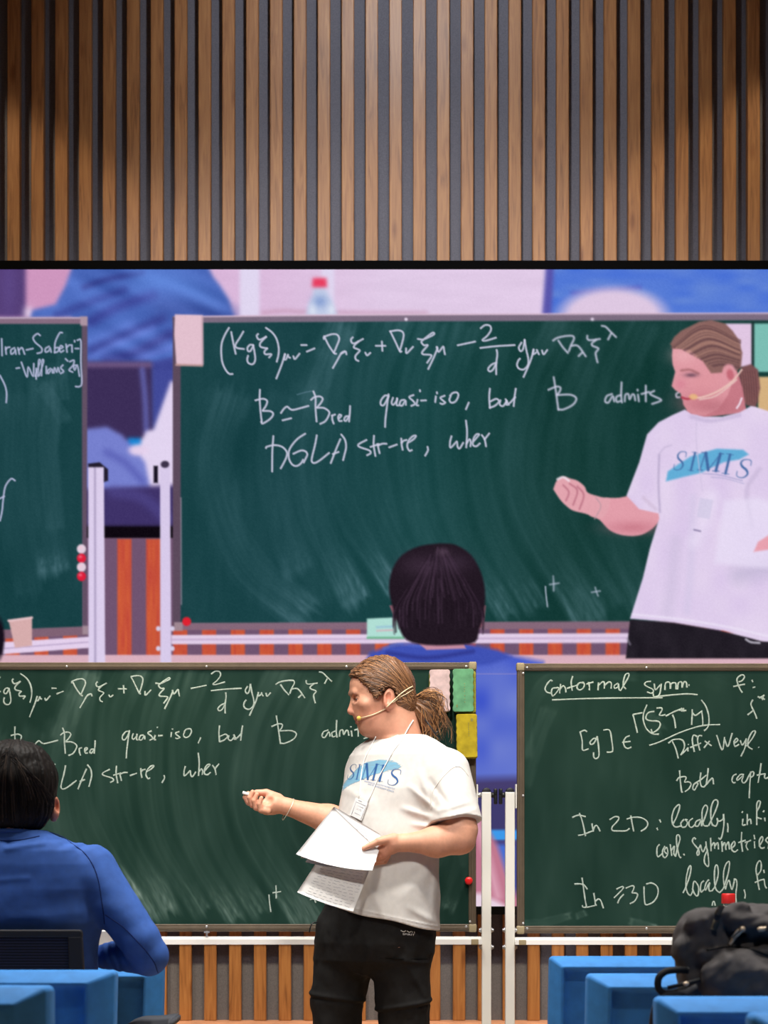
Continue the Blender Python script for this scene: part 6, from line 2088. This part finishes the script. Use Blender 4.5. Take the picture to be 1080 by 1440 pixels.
tV, tF = sculpt(top, (-235, 1160, -90), (262, 1530, 120), 2.1, top_post, slack=8)
fin('long_sleeved_top', toW(tV, DM), tF, M_navy, man)
T_top = bvh(tV, tF)
M_seam = mat('navy_seam', (30, 44, 92), .9, .1)
sm = [[(70, 1170), (86, 1176), (101, 1184), (123, 1199), (137, 1218), (144.5, 1238), (148, 1258), (152, 1285), (152.5, 1298)], [(154, 1285), (180, 1302), (205, 1327), (222, 1350), (226, 1366)],
      [(-22, 1176), (0, 1181), (20, 1182.5), (40, 1181), (62, 1176)]]
sm += [[(40 - x, y) for x, y in q] for q in sm[:2]]
for q in sm:
    fin('seam', *tube(toW(drape([T_top], q, .1, 5), DM), .75 * KM, 5, False), M_seam, man)
ring = np.array([(20 + 44.5 * math.cos(a), 1170.5 + 2.0 * math.cos(2 * a), -4 + 41 * math.sin(a)) for a in np.linspace(0, 2 * math.pi, 40)])
fin('collar', *tube(toW(ring, DM), 3.2 * KM, 8, False), M_navy, man)
# trousers and shoes, out of the picture below
jp = [('+', loft([(1500, 20, 8, 98, 62), (1560, 20, 14, 100, 66)], 0), 10)]
for sx in (-1, 1):
    jp += [('+', rc((20 + sx * 48, 1556, 20), (20 + sx * 52, 1552, 235), 46, 36), 14), ('+', rc((20 + sx * 52, 1552, 235), (20 + sx * 52, 1786, 250), 34, 24), 8)]
v, f = sculpt(jp, (-100, 1480, -80), (140, 1795, 300), 4.0)
fin('trousers', toW(v, DM), f, mat('dark_denim', (36, 42, 58), .85, .2), man)
for sx in (-1, 1):
    v, f = sculpt([('+', ell((20 + sx * 52, 1802, 268), (20, 16, 46)), 4), ('+', rc((20 + sx * 52, 1776, 250), (20 + sx * 52, 1796, 250), 17, 17), 6)], (-70, 1750, 200), (120, 1815, 330), 3.0, lambda p, d: np.maximum(d, p[:, 1] - 1810))
    fin('shoe', toW(v, DM), f, mat('shoe_dark', (30, 30, 32), .5, .4), man)
# hair
WH = np.array([24, 1050, -22.])


def bh_post(p, d):
    x, y, z = p.T
    u = np.arctan2(x - WH[0], WH[2] - z + 30)
    d = d - (vnoise(u * 26, y / 60) - .5) * 2.6 - (vnoise(x / 2.4, y / 16, z / 2.4) - .5) * 2.0
    nape = 1168 + (vnoise(x / 2.5, z / 4) - .5) * 4 - np.clip(np.abs(x - 18) - 34, 0, 40) * .5
    lim = np.where(z > 12, 1120 - (z - 12) * .9, nape)
    d = np.maximum(d, y - lim)
    # cut away in front of and round the ears
    e = np.hypot((np.abs(x - 20) - 60) / 1.0, 0 * x)
    d = np.maximum(d, -np.maximum(np.maximum(1122 - y, -(z - -9)), 45 - np.abs(x - 20)))
    return d


bh = [('+', ell((20, 1098, 2), (61, 55, 64)), 4), ('+', ell((19, 1128, -8), (59, 52, 48)), 10), ('+', ell((20, 1066, -4), (44, 24, 48)), 10)]
v, f = sculpt(bh, (-56, 1030, -80), (96, 1180, 80), 1.6, bh_post, slack=6)
uu = np.arctan2(v[:, 0] - WH[0], WH[2] - v[:, 2] + 30)
n = vnoise(uu * 34, v[:, 1] / 50)[:, None]
mh = fin('hair', toW(v, DM), f, M_bhair, man, True, lin(np.array((14, 12, 11.)) * (1 - n) + np.array((34, 29, 26.)) * n))
T_bh = bvh(v, f)
lines, rad, cs = [], [], []
for i in range(420):
    th = RNG.uniform(-1.5, 1.5)
    t0, t1 = RNG.rand() * .35, .45 + RNG.rand() * .5
    k = np.linspace(t0, t1, 9)
    x = 22 + np.sin(th) * 62 * np.sin(np.clip(k * 2.0, 0, math.pi / 2)) + RNG.normal(0, 1.0)
    y = 1047 + (1 - np.cos(th)) * 26 + k * (118 - 20 * abs(math.sin(th))) + RNG.normal(0, 1)
    pts = []
    for a, b in zip(x, y):
        z = drop([T_bh], a, b, .4 + .8 * RNG.rand() * .4)
        if z is not None: pts.append((a, b, z))
    if len(pts) < 4: continue
    lines.append(toW(np.array(pts), DM)); rad.append((.30 + .4 * RNG.rand()) * KM)
    s = RNG.rand()
    cs.append((12, 10, 10) if s < .5 else ((34, 28, 25) if s < .88 else (60, 50, 43)))
for i in range(26):                                        # stray hairs standing at the crown
    a = np.array([24 + RNG.normal(0, 16), 1047, -10 + RNG.normal(0, 8)])
    q = smooth_line([a + [0, 3, 0], a + [RNG.normal(0, 4), -3, 0], a + [RNG.normal(0, 9), -4 - 4 * RNG.rand(), 0]], 4)
    lines.append(toW(q, DM)); rad.append(.22 * KM); cs.append((44, 38, 34))
v, f = nd_tubes(lines, rad)
fin('hair_strands', v, f, M_bhair, mh, True, np.concatenate([np.tile(lin(c), (len(l) * 4, 1)) for l, c in zip(lines, cs)]))

# ------------------------------------------------------------------ his mesh-back office chair
dc = DM - 0.165
kc = dc / FPX
CX = (20 - 540) * kc
oc = thing('office_chair', (CX, dc + .22, 0), 'black mesh-back office chair of the man in blue', 'chair')
M_frame = mat('chair_black', (34, 34, 37), 0.5, 0.4)
mm, nt, p = new_mat('chair_mesh')
tc = nt.nodes.new('ShaderNodeTexCoord')
wv = nt.nodes.new('ShaderNodeTexWave'); wv.bands_direction = 'Z'; wv.inputs['Scale'].default_value = 44; wv.inputs['Distortion'].default_value = 0.6; wv.inputs['Detail Scale'].default_value = 2
rp = nt.nodes.new('ShaderNodeValToRGB')
rp.color_ramp.elements[0].position = .35; rp.color_ramp.elements[0].color = L4((20, 21, 28))
rp.color_ramp.elements[1].position = .75; rp.color_ramp.elements[1].color = L4((42, 48, 72))
nt.links.new(tc.outputs['Object'], wv.inputs['Vector']); nt.links.new(wv.outputs['Fac'], rp.inputs[0]); nt.links.new(rp.outputs[0], p.inputs['Base Color'])
p.inputs['Roughness'].default_value = 0.85
XR, XL = (115.5 - 540) * kc, (-75.5 - 540) * kc
ZT, ZB = HCAM - (1307.5 - HZ) * kc, .52
fl = .02
fin('back_frame', *merge([
    extrude([(XL, ZT - .004), (XL + .004, ZT), (XR - .004, ZT), (XR, ZT - .004), (XR + .001, ZT - .018), (XL - .001, ZT - .018)], dc - .012, dc + .016, .003),
    extrude([(XR - .034, ZT - .016), (XR, ZT - .016), (XR + .022, ZB), (XR - .018, ZB)], dc - .012, dc + .016, .003),
    extrude([(XL, ZT - .016), (XL + .034, ZT - .016), (XL + .018, ZB), (XL - .022, ZB)], dc - .012, dc + .016, .003),
    box((XL, dc - .012, ZB - .04), (XR, dc + .016, ZB), .003)]), M_frame, oc, False)
fin('back_mesh', *box((XL + .02, dc - .002, ZB - .01), (XR - .02, dc + .004, ZT - .014)), mm, oc, False)
fin('seat', *box((CX - .24, dc + .03, .44), (CX + .24, dc + .50, .50), .02, 3), M_frame, oc)
fin('gas_column', *tube([(CX, dc + .25, .10), (CX, dc + .25, .44)], .028, 16), M_frame, oc)
fin('back_support', *tube([(CX, dc + .02, .50), (CX, dc + .02, .45), (CX, dc + .12, .43)], .025, 10), M_frame, oc)
for k in range(5):
    a = math.radians(72 * k + 20)
    e = np.array([CX + .28 * math.cos(a), dc + .25 + .28 * math.sin(a), .075])
    lg = fin('base_arm', *tube([(CX, dc + .25, .11), e], [.026, .018], 10), M_frame, oc)
    fin('caster', *tube([(e[0] - .02, e[1], .03), (e[0] + .02, e[1], .03)], .03, 14), M_tyre, lg)
# armrests: curved pad on a post, splayed outward
for sx in (1, -1):
    c = np.array([CX + sx * .325, dc + .17, .668])
    pd = [(c[0] - sx * .075, c[1] - .05, .664), (c[0] - sx * .045, c[1] - .05, .674), (c[0], c[1] - .05, .676), (c[0] + sx * .05, c[1] - .05, .682)]
    bm = bmesh.new()
    pl = smooth_line(pd, 5)
    rows = []
    for q in pl:
        rows.append([bm.verts.new((q[0], q[1] + dy, q[2] + dz)) for dy, dz in ((0, 0), (.24, 0), (.24, -.022), (0, -.022))])
    for a, b in zip(rows[:-1], rows[1:]):
        for i in range(4):
            j = (i + 1) % 4
            bm.faces.new((a[i], a[j], b[j], b[i]))
    bm.faces.new(rows[0]); bm.faces.new(rows[-1])
    bmesh.ops.recalc_face_normals(bm, faces=bm.faces[:])
    bmesh.ops.bevel(bm, geom=[e for e in bm.edges if len(e.link_faces) == 2 and e.calc_face_angle() > .9], offset=.005, segments=2, affect='EDGES')
    bm.verts.index_update()
    ar = fin('armrest', np.array([q.co[:] for q in bm.verts]), [[q.index for q in g.verts] for g in bm.faces], mat('armrest_pad', (66, 68, 74), .6, .3), oc)
    bm.free()
    fin('arm_post', *tube([(c[0], c[1] + .08, .655), (c[0], c[1] + .10, .50), (c[0] - sx * .09, c[1] + .10, .465)], .016, 10), M_frame, ar)

# ------------------------------------------------------------------ black backpack standing on the seat behind the nearest right-hand chair
DB = 4.34
KK = DB / FPX
M_bag = mat('bag_nylon', (74, 71, 71), 0.85, 0.12, 0.10, 40, bump=0.15)
M_strap = mat('bag_webbing', (20, 20, 22), 0.7, 0.25)
bagp = [
    ('+', rbx((1058, 1420, 22), (100, 112, 66), 44), 20),
    ('+', ell((992, 1324, 10), (45, 45, 52)), 16),
    ('+', ell((1074, 1294, 16), (88, 23, 52)), 12),
    ('+', rc((978, 1296, -26), (1040, 1284, -30), 17, 15), 8),
    ('+', rc((1030, 1294, -36), (1110, 1302, -36), 14, 15), 7),
    ('+', ell((1040, 1378, -50), (62, 42, 34), rot_axes('z', 14)), 8),
    ('+', rc((985, 1340, -44), (1100, 1336, -50), 8, 9), 5),
    ('+', rc((955, 1330, -20), (968, 1376, -24), 13, 12), 8),
    ('-', rc((966, 1352, -58), (985, 1322, -64), 7, 6), 5), ('-', rc((985, 1322, -66), (1040, 1330, -74), 5, 4), 4),
    ('-', rc((968, 1360, -54), (975, 1392, -60), 8, 8), 6),
    ('-', rc((1090, 1345, -78), (1040, 1322, -70), 5, 4), 4), ('-', rc((1056, 1424, -84), (1120, 1386, -84), 9, 12), 6),
]


def bag_post(p, d):
    x, y, z = p.T
    r = (vnoise(x / 22, y / 16, z / 20) - .5) * 7 + (vnoise((x + y) / 9, (x - y) / 18, z / 12) - .5) * 2.6
    for a, b, amp, w in (((985, 1290), (1000, 1330), 3, 5), ((1005, 1285), (1020, 1318), -3, 4), ((1030, 1300), (1078, 1286), -2.6, 4), ((1050, 1316), (1090, 1300), 3, 5), ((960, 1300), (950, 1340), 2, 6)):
        a, b = np.array(a, float), np.array(b, float)
        e = b - a
        t = np.clip(((x - a[0]) * e[0] + (y - a[1]) * e[1]) / (e @ e), 0, 1)
        r += amp * np.exp(-(np.hypot(x - a[0] - e[0] * t, y - a[1] - e[1] * t) / w) ** 2) * (z < 20)
    return np.maximum(d - r, y - 1656)


bagp.insert(1, ('+', rbx((1060, 1560, 22), (96, 110, 62), 30), 24))
v, f = sculpt(bagp, (930, 1255, -110), (1180, 1665, 100), 2.3, bag_post, slack=8)
bag = tag(fin('backpack', toW(v, DB), f, M_bag), 'slouched black backpack standing on the blue seat at the lower right', 'bag')
T_bag = bvh(v, f)


def band(pts, w, th, name, m, parent):
    """flat webbing: pts in figure space, w = half width (px) along z-ish normal"""
    p = smooth_line(pts, 6)
    t = np.gradient(p, axis=0); t /= np.linalg.norm(t, axis=1)[:, None]
    side = np.cross(t, np.array([0, 0, 1.0])); side /= np.linalg.norm(side, axis=1)[:, None] + 1e-9
    V, F = [], []
    for i in range(len(p)):
        for a, b in ((-1, -1), (1, -1), (1, 1), (-1, 1)):
            V.append(p[i] + side[i] * w * a + np.array([0, 0, th * b]))
    for i in range(len(p) - 1):
        for j in range(4):
            k = (j + 1) % 4
            F.append([i * 4 + j, i * 4 + k, i * 4 + 4 + k, i * 4 + 4 + j])
    F += [[0, 1, 2, 3], [len(V) - 4 + j for j in (3, 2, 1, 0)]]
    return fin(name, toW(np.array(V), DB), F, m, parent)


band([(962, 1362, -44), (945, 1361, -56), (928, 1363, -62), (918, 1372, -64), (918, 1386, -64), (928, 1393, -62), (945, 1391, -58), (964, 1384, -50)], 4.6, 3, 'strap_loop', M_strap, bag)
band([(975, 1388, -52), (955, 1396, -58), (935, 1398, -62), (922, 1404, -64), (916, 1420, -62), (914, 1445, -56), (916, 1500, -40), (930, 1560, -20), (968, 1590, 0)], 8.5, 4, 'shoulder_strap', mat('bag_strap', (46, 46, 50), .7, .25), bag)
fin('strap_web', *tube(toW(np.array([(930, 1385, -66), (955, 1379, -66), (975, 1374, -66)]), DB), 3.0 * KK, 6), M_strap, bag)
M_gun = mat('brass_buckle', (206, 182, 152), .35, .6, metal=.15)


def onbag(x, y, o):
    return (x, y, drop([T_bag], x, y, o) or -70)


fin('zip_pull', *merge([tube(toW(np.array([onbag(1036, 1306, 3), onbag(1028, 1316, 4), onbag(1019, 1327, 4)]), DB), [2.6 * KK, 3.6 * KK, 2.2 * KK], 8),
                        sphere(toW(np.array(onbag(1036, 1305, 3)), DB), 4.2 * KK), tube(toW(np.array([onbag(1031, 1305, 3), onbag(1022, 1318, 3.5)]), DB), 1.6 * KK, 6)]), M_gun, bag)
fin('buckle', *merge([sphere(toW(np.array(onbag(1062, 1305, 2)), DB), np.array([6, 3, 3.6]) * KK), tube(toW(np.array([onbag(1058, 1308, 3), onbag(1068, 1302, 3)]), DB), 1.8 * KK, 6)]), M_gun, bag)
fin('strap_slider', *merge([sphere(toW(np.array((955, 1379, -70)), DB), np.array([4, 3, 3]) * KK)]), M_gun, bag)
zl = [onbag(x, y, .3) for x, y in smooth_line([(986, 1334), (1010, 1330), (1040, 1331), (1070, 1340), (1100, 1354)], 6)]
fin('zip', *tube(toW(np.array(zl), DB), 1.5 * KK, 6), M_strap, bag)
band([onbag(x, y, .6) for x, y in ((1004, 1272), (1003, 1284), (1000, 1296), (996, 1306))], 4.5, 1.2, 'top_strap', mat('strap_tan', (96, 88, 74), .7, .2), bag)
